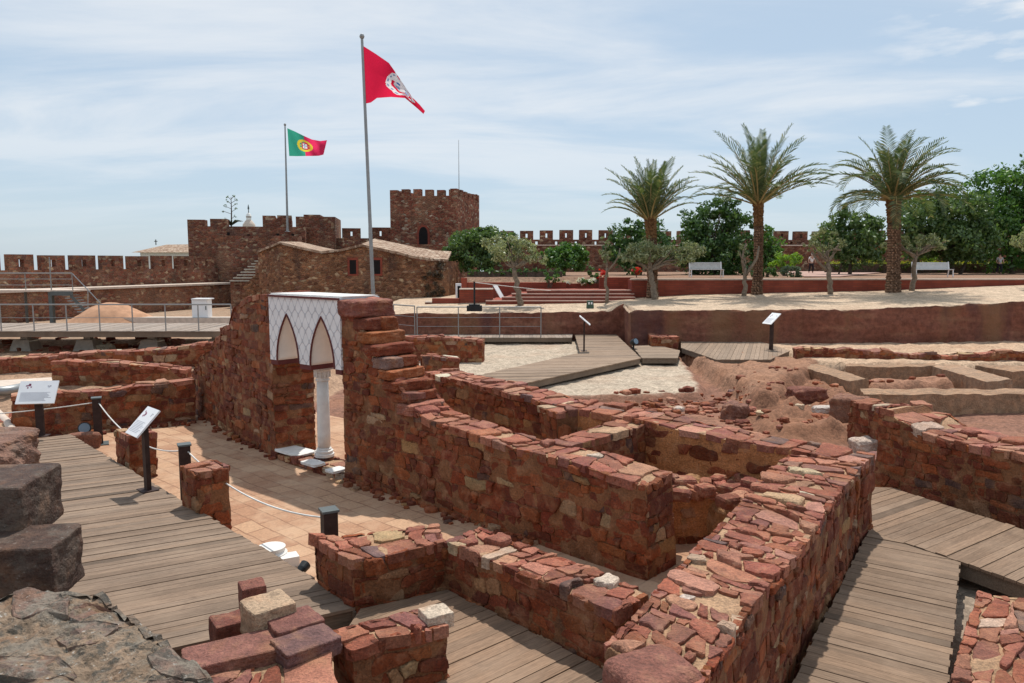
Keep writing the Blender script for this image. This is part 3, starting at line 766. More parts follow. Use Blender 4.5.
def terrace_face():
    mb = MB(); xs = np.arange(-6.2, 40, 0.12); nz = 14; k0 = 0
    pl = [(p[0], p[1]) for p in TER_F]
    # dense polyline along the edge, including the return at its corner
    P = []
    for (ax, ay), (bx_, by_) in zip(pl[:-1], pl[1:]):
        n = max(2, int(math.hypot(bx_ - ax, by_ - ay) / 0.14))
        P += [(ax + (bx_ - ax) * i / n, ay + (by_ - ay) * i / n) for i in range(n)]
    P = [p for p in P if p[0] < 40]
    for (x, y) in P:
        tz, _ = terrace_z(np.array([x + 0.0]), np.array([y + 0.3])); top = float(tz[0]) + 0.02 + mnoise.noise((x * 0.9, y * 0.9, 5)) * 0.09 + mnoise.noise((x * 3.1, y * 3.1, 5)) * 0.05
        for j in range(nz + 1):
            t = j / nz; z = -0.35 + (top + 0.35) * t
            bulge = mnoise.noise((x * 0.7, y * 0.7, z * 1.1)) * 0.14 + mnoise.noise((x * 2.6, y * 2.6, z * 3)) * 0.05
            mb.v.append((x - 0.0, y - 0.26 + 0.10 * t + bulge, z))
    for q in range(3):                                  # rounded lip running back into the sand
        pass
    for i in range(len(P) - 1):
        for j in range(nz):
            a = i * (nz + 1) + j; mb.face((a, a + nz + 1, a + nz + 2, a + 1))
    k = len(mb.v)
    for i, (x, y) in enumerate(P):
        b = mb.v[i * (nz + 1) + nz]; mb.v.append((b[0], b[1] + 0.55, b[2] - 0.10))
    for i in range(len(P) - 1):
        mb.face((i * (nz + 1) + nz, (i + 1) * (nz + 1) + nz, k + i + 1, k + i), m=1)
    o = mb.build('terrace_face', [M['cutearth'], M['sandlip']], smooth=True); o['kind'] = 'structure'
terrace_face()

# tiled floor of the excavated rooms
zc = -0.3
W1A, W1B = G(192, 412, zc), G(277, 459, zc)
W2A, W2B = G(345, 480, zc), G(646, 580, zc)
DW = Vector((W2B.x - W2A.x, W2B.y - W2A.y, 0)).normalized(); NW = Vector((-DW.y, DW.x, 0))
def build_floor():
    loc = Vector((-3.0, 11.0, zc)); ang = math.atan2(DW.y, DW.x)
    poly = [(-10.8, 14.2), (-7.6, 19.2), (-2.2, 15.2), (4.0, 9.4), (1.4, 4.6), (-0.8, 4.6)]
    mb = MB(); Ri = Matrix.Rotation(-ang, 3, 'Z')
    P = [Ri @ (Vector((x, y, zc)) - loc) for x, y in poly]
    # gently uneven grid clipped to the room outline
    xs0, xs1 = min(p.x for p in P), max(p.x for p in P); ys0, ys1 = min(p.y for p in P), max(p.y for p in P)
    st = 0.2; pp = [(p.x, p.y) for p in P]
    nx, ny = int((xs1 - xs0) / st) + 1, int((ys1 - ys0) / st) + 1
    X, Y = np.meshgrid(xs0 + np.arange(nx + 1) * st, ys0 + np.arange(ny + 1) * st, indexing='ij')
    sd = sdpoly(X, Y, pp); Zn = fbm(X, Y, 0.7, 3, 3) * 0.035
    for i in range(nx + 1):
        for j in range(ny + 1): mb.v.append((X[i, j], Y[i, j], Zn[i, j]))
    for i in range(nx):
        for j in range(ny):
            if sd[i, j] > -0.1: 
                q = i * (ny + 1) + j; mb.face((q, q + ny + 1, q + ny + 2, q + 1))
    o = mb.build('tiled_floor', M['tiles'], loc=tuple(loc), smooth=True, rz=ang); o['kind'] = 'structure'
build_floor()

# ------------------------------------------------------------------ near ruins
def ruin(name, label, quad, z0, topf, cat='wall', mat='masonry', group=None, **kw):
    mb = MB(); masonry(mb, quad, z0, topf, **kw)
    o = mb.build(name, M[mat]); tag(o, label, cat, group); return o
def xy(v): return (v.x, v.y)
# tall wall left of the double arch
p1 = profile(W1A, W1B, [(188, 373), (199, 366), (200, 358), (211, 350), (212, 342), (222, 336), (223, 328), (233, 322), (234, 308), (244, 300), (250, 296), (275, 293)])
w1 = ruin('ruined_wall', 'tall red rubble wall rising in jagged steps to the left side of the white arched panel', wall_quad(W1A, W1B, 0.75), zc - 0.1, p1, seed=11, side=(0.40, 0.14), cap=(0.3, 0.3))
# long wall with the stair-like broken end
p2 = profile(W2A, W2B, [(343, 299), (361, 301), (362, 318), (366, 319), (367, 331), (372, 332), (373, 344), (379, 345), (380, 357), (386, 358), (387, 370), (392, 371), (393, 382), (399, 383), (400, 393), (404, 394), (405, 405), (412, 408), (420, 416), (510, 446), (572, 461), (642, 484)])
w2 = ruin('ruined_wall', 'long red rubble wall stepping down like broken stairs from the arch to a loose end at the middle of the ruins', wall_quad(W2A, W2B, 0.6), zc - 0.1, lambda t: p2(t) - (0.13 if 0.03 < t < 0.225 else 0), seed=12, side=(0.27, 0.15), cap=(0.32, 0.25), topnoise=0.02, step=0.06, capskip=lambda t: 0.03 < t < 0.225)
# slab steps of the broken end: each course a rough slab lying across the wall
mb = MB(); rs = random.Random(77)
STEP_PX = [(342, 362, 300), (361, 367, 318.5), (366, 373, 331), (372, 380, 344), (379, 387, 357), (386, 393, 370), (392, 400, 382), (399, 405, 393), (404, 412, 404)]
LW2 = (W2B - W2A).length
for k, (xa, xb, py) in enumerate(STEP_PX):
    ta, z = onplane(W2A, W2B, xa, py); tb, _ = onplane(W2A, W2B, xb, py)
    nxt = onplane(W2A, W2B, *(STEP_PX[k + 1][1:]))[1] if k + 1 < len(STEP_PX) else z - 0.15
    rise = z - nxt + 0.03; x1 = tb * LW2; x0 = x1 - max(0.34, (tb - ta) * LW2 + 0.12) if k else -0.02
    n_s = 2 if k % 3 == 1 else 1
    for q in range(n_s):
        f = rs.uniform(0.42, 0.58); w0, w1 = (-0.03, 0.66) if n_s == 1 else ((0, 0.62 * f) if q == 0 else (0.62 * f, 0.62))
        hh = rise * rs.uniform(0.92, 1.05)
        c = W2A + DW * ((x0 + x1) / 2 + rs.uniform(-0.02, 0.02)) + NW * ((w0 + w1) / 2 - 0.01)
        rock_mesh(mb, (c.x, c.y, z - hh / 2 + rs.uniform(-0.02, 0.015)), ((x1 - x0) * rs.uniform(1.0, 1.14), (w1 - w0) * rs.uniform(1.04, 1.14), hh * rs.uniform(0.9, 1.1)), math.atan2(DW.y, DW.x) + rs.uniform(-.14, .14), 200 + k * 3 + q, pick(rs, SIDE + SIDE + CAP[:2], CAP_RARE, 0.03), amp=0.10, pw=8, sub=4)
mb.build('step_slabs', M['masonry'], parent=w2)
# back wall behind it, in three runs of one wall
F = [G(425, 372, 1.05), G(560, 405, 0.96), G(740, 440, 0.9), G(862, 461, 0.9)]
mb = MB()
masonry(mb, wall_quad(F[0], F[1], 0.62), zc - 0.1, lambda t: 1.05 - 0.09 * t, seed=13, side=(0.27, 0.16))
masonry(mb, wall_quad(F[1], F[2], 0.62), zc - 0.1, lambda t: 0.96 - 0.06 * t, seed=14, side=(0.3, 0.2), plaster='F')
masonry(mb, wall_quad(F[2], F[3], 0.5), zc - 0.1, lambda t: 0.89, seed=15, side=(0.3, 0.2), plaster='F')
tag(mb.build('ruined_wall', M['masonry']), 'low red rubble wall with patches of ochre plaster, running behind the long wall beside the pale gravel', 'wall')
# cross walls between them
c0, c1 = G(573, 446, 0.86), G(648, 424, 0.9)
ruin('cross_wall', 'short red cross wall joining the long wall to the plastered wall behind it', wall_quad(c0, c1, 0.46), zc, lambda t: 0.86 + 0.04 * t, seed=16, side=(0.28, 0.2))
c2, c3 = G(557, 411, 0.95), G(606, 406.5, 0.95)
q = wall_quad(c2, c3, 0.55)
ruin('cross_wall', 'squat red stone pier thickening the back wall near the gravel bed', q, zc, lambda t: 0.93, seed=17, side=(0.3, 0.22))
# near wall at the lower right of the middle
O1, O0 = G(861, 462, 0.9), G(700, 683, 0.9)
d5 = Vector((O0.x - O1.x, O0.y - O1.y, 0)).normalized()
On = G(697, 690, 0.9)
n5 = Vector((d5.y, -d5.x, 0))
inn = lambda p, w: (p.x + n5.x * w, p.y + n5.y * w)
q5 = [inn(On, 0.68), (On.x, On.y)]
quad5 = [(On.x, On.y), (O1.x, O1.y), inn(O1, 0.78), xy(G(611, 640, 0.9))]
w5 = ruin('ruined_wall', 'thick red stone wall with a broad pink slab top, nearest the camera beside the right boardwalk', quad5, -0.5, lambda t: 0.89, seed=21, side=(0.24, 0.13), cap=(0.235, 0.18), oh=0.025, step=0.07, topnoise=0.025, caprare=0.13)
# L-shaped low wall in front
B6, E6 = G(447, 587, 0), G(614, 669, 0)
mb = MB()
masonry(mb, wall_quad(B6, E6, 0.47), -0.45, lambda t: 0.50 - 0.02 * t, seed=22, side=(0.24, 0.15), cap=(0.25, 0.2), step=0.07)
A6 = G(357, 606, 0)
q6 = [xy(A6), xy(B6), (B6.x - 0.14, B6.y + 0.48), (G(318, 582, 0).x, G(318, 582, 0).y)]
masonry(mb, q6, -0.45, lambda t: 0.49, seed=23, side=(0.26, 0.15), cap=(0.24, 0.2), step=0.07)
w6 = tag(mb.build('ruined_wall', M['masonry']), 'low L-shaped red stone wall with pink and cream top stones in front of the tiled floor', 'wall')
mbk = MB(); b0 = G(654, 664, 0.93)
rock_mesh(mbk, (b0.x, b0.y, 0.72), (0.46, 0.44, 0.44), math.radians(28), 31, (0.27, 0.11, 0.08), amp=0.06, pw=7, sub=4)
mbk.build('corner_stone', M['masonry'], parent=w5)['label'] = 'big rounded red corner stone'
# foreground wall stub bottom centre
a7, b7 = G(346, 649, 0.45), G(444, 620, 0.45)
w7 = ruin('ruined_wall', 'red stone wall stub in the foreground ending at the lower plank walk, cream stone on its tip', wall_quad(a7, b7, 0.36), -0.5, lambda t: 0.44, seed=24, side=(0.25, 0.17), cap=(0.22, 0.17), step=0.06)
q8 = [xy(G(140, 730, 0.42)), xy(G(330, 730, 0.42)), xy(G(322, 640, 0.42)), xy(G(262, 622, 0.42)), ]
q8 = [xy(G(150, 735, 0.42)), xy(G(345, 735, 0.42)), xy(G(318, 640, 0.42)), xy(G(205, 641, 0.42))]
w8 = ruin('ruined_wall', 'broad red slab-topped wall at the bottom edge with loose square blocks along its rim', q8, -0.5, lambda t: 0.42, seed=25, side=(0.25, 0.17), cap=(0.30, 0.26), step=0.06, caprare=0.2)
def block(px, py, z, size, rz, seed, col, parent, label, name='coping_stone'):
    m_ = MB(); p = G(px, py, z)
    rock_mesh(m_, (p.x, p.y, z - size[2] / 2), size, math.radians(rz), seed, col, amp=0.06, pw=22, sub=4)
    o = m_.build(name, M['masonry'], parent=parent); o['label'] = label
block(268, 601, 0.60, (0.34, 0.32, 0.26), 40, 41, (0.50, 0.35, 0.23), w8, 'cream square block')
block(294, 618, 0.52, (0.36, 0.32, 0.14), 38, 42, (0.24, 0.10, 0.08), w8, 'flat red block')
block(306, 638, 0.50, (0.42, 0.30, 0.13), 40, 43, (0.21, 0.11, 0.10), w8, 'flat mauve block')
block(252, 583, 0.52, (0.20, 0.20, 0.3), 30, 44, (0.24, 0.09, 0.065), w8, 'small red block')
block(232, 617, 0.42, (0.30, 0.24, 0.36), 35, 45, (0.2, 0.07, 0.05), w8, 'upright red block')
block(230, 648, 0.47, (0.62, 0.34, 0.12), 28, 46, (0.30, 0.13, 0.10), w8, 'long pink slab')
block(436, 610, 0.49, (0.22, 0.2, 0.12), 30, 47, (0.62, 0.50, 0.38), w7, 'cream stone')
# lichen blocks at the lower left
mb = MB()
lq = [xy(G(-120, 700, 1.0)), xy(G(245, 705, 1.0)), xy(G(92, 588, 1.0)), xy(G(-120, 600, 1.0))]
masonry(mb, lq, -0.45, lambda t: 0.98, seed=51, side=(0.35, 0.24), cap=(0.55, 0.42), step=0.025, capcells=True, capgap=0.02, caph=(-0.05, 0.006), capprob=0.45, rough=0.055, tone=(0.26, 0.185, 0.125), pal=[(0.14, 0.10, 0.085), (0.17, 0.12, 0.10)], caprare=0.0, rare=0.0, topnoise=0.05)
for i in range(len(mb.c)):
    if mb.c[i] != (0.26, 0.185, 0.125): mb.c[i] = (0.165 * (0.8 + 0.4 * mb.c[i][0] / 0.3), 0.135, 0.105)
ledge = tag(mb.build('ruined_wall', M['lichen']), 'lichen-spotted grey and ochre stone wall top in the lower left corner', 'wall')
def bigblock(px0, px1, ytop, ybot, Y, depth, seed, label, rz=0, col=(0.085, 0.050, 0.038), amp=0.03):
    a, b = V(px0, ytop, Y), V(px1, ybot, Y)
    m_ = MB(); size = (b.x - a.x, depth, a.z - b.z + 0.04)
    rock_mesh(m_, ((a.x + b.x) / 2, Y + depth / 2, (a.z + b.z) / 2 - 0.02), size, math.radians(rz), seed, col, amp=amp, pw=30, sub=5)
    tag(m_.build('stone_block', M['darkblock']), label, 'stone block', 'stacked blocks in the lower left corner')
bigblock(-190, 40, 554, 610, 5.15, 0.55, 61, 'dark smooth-topped stone block, lower of the two stacked at the left edge', rz=9)
bigblock(-190, 7, 492, 548, 5.5, 0.75, 62, 'lichen-speckled stone block, upper of the two stacked at the left edge', rz=9)
bigblock(-230, -6, 448, 520, 7.1, 0.8, 63, 'rough brown stone lump behind the stacked blocks at the left edge', rz=5, col=(0.26, 0.14, 0.10), amp=0.12)
# right-hand wall beyond the boardwalk
a9, b9 = G(873, 477, -0.02), G(1018, 520, -0.02)
b9e = a9 + (b9 - a9) * 1.9
p9 = profile(a9, b9e, [(868, 404), (884, 408), (888, 417), (903, 420), (918, 431), (965, 445), (1018, 455), (1090, 474)])
ruin('ruined_wall', 'red stone wall with flat slab top on the far side of the crossing boardwalk at the right', wall_quad(a9, b9e, 1.0), -0.5, p9, seed=26, side=(0.26, 0.17), cap=(0.34, 0.26))
aa, bb = G(873, 400, 0.35), G(932, 414, 0.35)
ruin('ruined_wall', 'narrow low red wall with a white stone running back from the right-hand wall to the earth basins', wall_quad(bb, aa, 0.55), -0.5, lambda t: 0.36, seed=27, side=(0.26, 0.17), cap=(0.36, 0.28))
q10 = [xy(G(940, 715, 0.02)), xy(G(1150, 715, 0.02)), xy(G(1100, 610, 0.02)), xy(G(974, 592, 0.02))]
ruin('ruined_wall', 'red stone wall top in the bottom right corner under the boardwalk edge', q10, -0.5, lambda t: 0.02, seed=28, side=(0.26, 0.17), cap=(0.32, 0.26))
pq = G(1029, 526, 0); 
mb = MB(); masonry(mb, [(pq.x, pq.y), (pq.x + 0.7, pq.y - 0.6), (pq.x + 0.9, pq.y - 0.3), (pq.x + 0.2, pq.y + 0.3)], -0.4, lambda t: 0.82, seed=29)
tag(mb.build('stone_pier', M['masonry']), 'red stone pier at the right edge beside the crossing boardwalk', 'pier')
# rubble lumps inside the plastered chamber
mb = MB()
lump_a, lump_b = G(668, 545, zc), G(752, 541, zc)
masonry(mb, wall_quad(lump_a, lump_b, 0.5), zc - 0.1, lambda t: 0.30 + 0.16 * math.sin(t * 7) * 0.5 + 0.12 * t, seed=33, side=(0.3, 0.24), cap=(0.34, 0.3), plaster='F', topnoise=0.12)
for i in range(16):
    pr = random.Random(700 + i); p = G(pr.uniform(668, 765), pr.uniform(478, 500), 0.4)
    rock_mesh(mb, (p.x, p.y, 0.32 + pr.uniform(0, 0.12)), (pr.uniform(0.14, 0.34), pr.uniform(0.14, 0.3), pr.uniform(0.1, 0.2)), pr.uniform(0, 3), i + 70, pick(pr, CAP, CAP_RARE, 0.2), amp=0.14, sub=2)
for (px_, py_, sx_, sy_, sz_, sd) in ((690, 515, 0.75, 0.6, 0.8, 1), (728, 520, 0.6, 0.5, 0.7, 2), (660, 512, 0.4, 0.45, 0.75, 3)):
    p = G(px_, py_ + 22, zc); rock_mesh(mb, (p.x, p.y + 0.15, zc + sz_ * 0.36), (sx_, sy_, sz_), 0.6, 300 + sd, (0.40, 0.205, 0.09), amp=0.22, pw=3, sub=4)
tag(mb.build('rubble_wall', M['plaster']), 'broken low rubble wall with ochre mortar inside the plastered chamber', 'wall')
# brick-like stubs beside the left boardwalk
def stub(px, py, z, wx, wy, top, seed, label):
    p = G(px, py, z); u = DW; v = NW
    qd = [p - u * wx / 2, p + u * wx / 2, p + u * wx / 2 + v * wy, p - u * wx / 2 + v * wy]
    ruin('stone_stub', label, [xy(a) for a in qd], z - 0.15, lambda t: top, cat='stone stub', seed=seed, side=(0.34, 0.19), cap=(0.28, 0.26), step=0.06, oh=0.015)
stub(191, 532, zc, 0.50, 0.42, 0.52, 34, 'square red stone stub standing alone on the tiled floor beside the left boardwalk')
stub(124, 478, zc, 0.55, 0.42, 0.44, 35, 'red stone stub behind the tilted information panel at the left boardwalk')
# walls at the left
a, b = G(14, 439, zc), G(195, 421, zc)
ruin('ruined_wall', 'low red rubble wall behind the white sign and dark bollard at the left', wall_quad(a, b, 0.5), zc - 0.1, profile(a, b, [(12, 398), (52, 394), (108, 390), (192, 381)]), seed=36, side=(0.3, 0.17), cap=(0.36, 0.3))
a, b = G(53, 390, zc), G(187, 386, zc)
ruin('ruined_wall', 'middle low red wall with pale stones on top, between the sign wall and the farther left wall', wall_quad(a, b, 0.6), zc - 0.2, profile(a, b, [(52, 362), (105, 363), (128, 364), (187, 370)]), seed=37, side=(0.32, 0.19), cap=(0.4, 0.34))
a, b = G(-60, 379, zc), G(216, 369, zc)
ruin('ruined_wall', 'farthest low red wall on the left, just in front of the raised walkway piles', wall_quad(a, b, 0.7), zc - 0.2, profile(a, b, [(-60, 364), (0, 360), (100, 353), (160, 350), (212, 343)]), seed=38, side=(0.34, 0.2), cap=(0.42, 0.36))
# short walls in the middle distance
a, b = G(405, 356, -0.1), G(482, 357, -0.1)
ruin('ruined_wall', 'short low red wall beside the gravel just under the metal railing', wall_quad(a, b, 0.7), -0.5, profile(a, b, [(405, 337), (440, 337), (482, 340)]), seed=39, side=(0.34, 0.2), cap=(0.4, 0.34))
a, b = G(422, 376, -0.1), G(458, 375, -0.1)
ruin('ruined_wall', 'stub of red wall behind the stepped wall, at the near end of the plank ramp', wall_quad(a, b, 0.6), -0.5, profile(a, b, [(420, 357), (458, 359)]), seed=40, side=(0.34, 0.2), cap=(0.4, 0.34))
a, b = G(651, 345.5, 0), G(678, 345.5, 0)
qd = [xy(a), xy(b), xy(G(661, 335, 0.0)), xy(G(642, 336, 0.0))]
ruin('ruined_wall', 'small block of red masonry standing between the two far plank decks', qd, -0.4, lambda t: 0.32, seed=41, side=(0.32, 0.2), cap=(0.4, 0.34))
def basin_wall(label, quad, top=0.0, z0=-0.75, seed=1, tone=(0.33, 0.205, 0.125)):
    ruin('basin_wall', label, quad, z0, lambda t: top, mat='plaster', seed=seed, faces='', caps=False, tone=tone, topnoise=0.05, step=0.14)
basin_wall('long low plastered basin wall crossing just behind the right-hand rubble wall', [xy(G(864, 393.5, 0)), xy(G(1400, 394, 0)), xy(G(1400, 388, 0)), xy(G(860, 388, 0))], 0.0, seed=3)
basin_wall('pale plastered basin wall running diagonally away between two earth basins at the right', [xy(G(987, 381, 0.02)), xy(G(1013, 379, 0.02)), xy(G(957, 363.5, 0.02)), xy(G(929, 364.5, 0.02))], 0.02, seed=4, tone=(0.37, 0.24, 0.155))
basin_wall('plastered far side of the earth basin under the line of red rubble', [xy(G(846, 366, 0)), xy(G(935, 366, 0)), xy(G(935, 363.5, 0)), xy(G(846, 363.5, 0))], 0.01, seed=5)
basin_wall('short plastered basin wall beside the rubble heap', [xy(G(850, 380, 0)), xy(G(869, 378, 0)), xy(G(818, 363, 0)), xy(G(800, 365, 0))], -0.01, seed=6)
basin_wall('plastered basin edge at the far right below the red rubble line', [xy(G(1013, 371, 0)), xy(G(1300, 372, 0)), xy(G(1300, 366, 0)), xy(G(975, 365, 0))], 0.0, seed=7)
a, b = G(795, 357, 0), G(1060, 362, 0)
ruin('ruined_wall', 'long very low line of red rubble on the bare earth below the terrace at the right', wall_quad(a, b, 0.5), -0.3, lambda t: 0.24 + 0.06 * math.sin(t * 9), seed=42, side=(0.4, 0.16), cap=(0.45, 0.34), topnoise=0.12)
# ------------------------------------------------------------------ boardwalks
def clip_rect_strip(poly, lo, hi):
    p = clip_poly(poly, 0, lo, 0, -1)
    return clip_poly(p, 0, hi, 0, 1) if len(p) > 2 else []
def deck(label, poly, z, pdir, seed, bw=0.145, gap=0.007, beam=0.16, tone=(0.27, 0.205, 0.16), legs=()):
    rng = random.Random(seed)
    cx = sum(p[0] for p in poly) / len(poly); cy = sum(p[1] for p in poly) / len(poly)
    ang = math.atan2(pdir[1], pdir[0]); ca, sa = math.cos(-ang), math.sin(-ang)
    loc = [((x - cx) * ca - (y - cy) * sa, (x - cx) * sa + (y - cy) * ca) for x, y in poly]
    ar = sum(loc[i][0] * loc[(i + 1) % len(loc)][1] - loc[(i + 1) % len(loc)][0] * loc[i][1] for i in range(len(loc)))
    if ar < 0: loc = loc[::-1]
    root = thing('boardwalk', (cx, cy, z), label, 'boardwalk', rz=ang)
    mb = MB(); y = min(p[1] for p in loc) + 1e-3; ymax = max(p[1] for p in loc)
    while y < ymax:
        st = clip_rect_strip(loc, y, min(y + bw - gap, ymax))
        if len(st) > 2:
            dx = rng.uniform(-0.012, 0.012); st = [(a + dx, b) for a, b in st]
            k = rng.uniform(0.80, 1.14) * (0.6 if rng.random() < 0.04 else 1); w = rng.uniform(-0.02, 0.03); dz = rng.uniform(-0.006, 0.004)
            col = (tone[0] * k * (1 + w) * 1.06, tone[1] * k, tone[2] * k * (1 - w) * 0.95)
            mb.hexa([(a, b, -0.032) for a, b in st], [(a, b, dz) for a, b in st], col)
        y += bw
    ch = mb.build('planks', M['wood'], loc=(0, 0, 0)); ch.parent = root
    m2 = MB()
    for i in range(len(loc)):
        a, b = Vector(loc[i]).to_3d(), Vector(loc[(i + 1) % len(loc)]).to_3d(); d = (b - a)
        if d.length < 0.05: continue
        d.normalize(); n = Vector((-d.y, d.x, 0))
        o_ = n * 0.03; i_ = n * 0.075
        ring = [a + o_, b + o_, b + i_, a + i_]
        m2.hexa([(p.x, p.y, -0.034 - beam) for p in ring], [(p.x, p.y, -0.034) for p in ring], (0.20, 0.15, 0.11))
    ch = m2.build('edge_beam', M['wood'], loc=(0, 0, 0)); ch.parent = root
    return root
D = lambda lst, z=0.0: [xy(G(x, y, z)) for x, y in lst]
deck('wide grey plank boardwalk running down the left side past the information panels', D([(-30, 447), (70, 434), (361, 606), (40, 677)]), 0.0, (1.55, 0.85), 1, bw=0.105, gap=0.006, tone=(0.245, 0.182, 0.135))
deck('warm brown plank boardwalk at the bottom centre in front of the L-shaped wall', D([(361.5, 607), (448, 589), (620, 676), (640, 720), (420, 740), (330, 655)]), -0.006, (0.75, 0.66), 2, bw=0.135, tone=(0.26, 0.178, 0.122))
dk3 = D([(868, 531), (960, 562), (943, 740), (765, 735)])
deck('straight plank boardwalk running along the foot of the thick wall at the right', dk3, 0.0, (0.84, -0.55), 3, bw=0.12, tone=(0.235, 0.168, 0.118))
deck('plank boardwalk crossing at the right in front of the slab-topped wall', D([(862, 487), (893, 488), (1045, 536), (1150, 570), (1150, 625), (1024, 584), (961, 561.5), (868.5, 530.5)]), 0.004, (0.83, 0.56), 4, bw=0.12, tone=(0.245, 0.172, 0.12))
deck('angled plank ramp crossing the pale gravel in the middle of the site', D([(458, 379), (503, 387), (641, 357.5), (613, 331), (574, 331), (580, 352)]), -0.02, (1.0, 0.12), 5, tone=(0.30, 0.225, 0.165))
deck('grey plank walkway behind the gravel with the steel railing along it', D([(396, 331.5), (573, 331.5), (572, 337.5), (396, 337.5)]), 0.0, (0, 1), 6, bw=0.16, tone=(0.32, 0.27, 0.23))
deck('narrow plank link between the gravel ramp and the far deck', D([(642, 357), (678, 357), (680, 349.5), (655, 344), (632, 345)]), -0.03, (1.0, 0.1), 7, tone=(0.31, 0.24, 0.18))
deck('broad pale plank deck beside the far black sign post below the terrace', D([(681, 340), (752, 340), (790, 352), (770, 361), (716, 361), (681, 349)]), 0.05, (0.35, 1), 8, tone=(0.31, 0.235, 0.175))
# raised walkway at the left on concrete footings
rd = deck('long raised plank walkway on concrete footings at the far left', [xy(G(-60, 331, 0.65)), xy(G(238, 331, 0.65)), xy(G(243, 323, 0.65)), xy(G(-60, 323, 0.65))], 0.65, (0, 1), 9, bw=0.16, tone=(0.36, 0.31, 0.27), beam=0.2)
pf = MB()
for px in (-40, 17, 81, 146, 211):
    p = G(px, 334, 0.45); h = 0.45 - HZ(p.x, p.y + 0.4)
    loc = Vector((p.x, p.y + 0.5, 0))
    m_ = MB(); 
    m_.hexa([(loc.x + a * 0.42, loc.y + b * 0.42, 0.42 - h - 0.05) for a, b in ((-1, -1), (1, -1), (1, 1), (-1, 1))], [(loc.x + a * 0.3, loc.y + b * 0.3, 0.2) for a, b in ((-1, -1), (1, -1), (1, 1), (-1, 1))])
    m_.prism([(loc.x + a * 0.13, loc.y + b * 0.13) for a, b in ((-1, -1), (1, -1), (1, 1), (-1, 1))], 0.2, 0.43)
    o = m_.build('footing', M['concrete'], loc=(0, 0, 0)); o.parent = rd; o.matrix_parent_inverse = (Matrix.Translation(rd.location) @ Matrix.Rotation(rd.rotation_euler.z, 4, 'Z')).inverted()
# railings
def railing(label, A, B, z, n, h, mids=(0.35, 0.65), mat='steel', ends=False):
    root = thing('railing', (A[0], A[1], z), label, 'railing')
    A = Vector((A[0], A[1], z)); B = Vector((B[0], B[1], z))
    for i in range(n + 1):
        p = A.lerp(B, i / n); m_ = MB(); m_.tube([p, p + Vector((0, 0, h))], 0.024, 6)
        m_.build('post', M[mat], parent=root)
    m_ = MB(); m_.tube([A + Vector((0, 0, h)), B + Vector((0, 0, h))], 0.028, 6); m_.build('top_rail', M[mat], parent=root)
    for k in mids:
        m_ = MB(); m_.tube([A + Vector((0, 0, h * k)), B + Vector((0, 0, h * k))], 0.010, 5); m_.build('cable', M[mat], parent=root)
ra, rb = G(0 - 33 * 1, 331, 0.65), G(231, 331, 0.65)
railing('long low steel railing along the raised walkway at the far left', (ra.x, ra.y + 0.08), (rb.x, rb.y + 0.08), 0.65, 8, 0.98, mids=(0.5,))
ra, rb = G(417, 337, 0), G(541, 337, 0)
railing('steel railing with thin cables along the grey walkway behind the gravel', (ra.x, ra.y + 0.1), (rb.x, rb.y + 0.1), 0.0, 3, 1.28)
ra, rb = G(393, 335, 0), G(418, 337, 0)
railing('short end section of steel railing turning back behind the stepped wall', (ra.x, ra.y + 0.3), (rb.x - 0.15, rb.y + 0.15), 0.0, 1, 1.32)

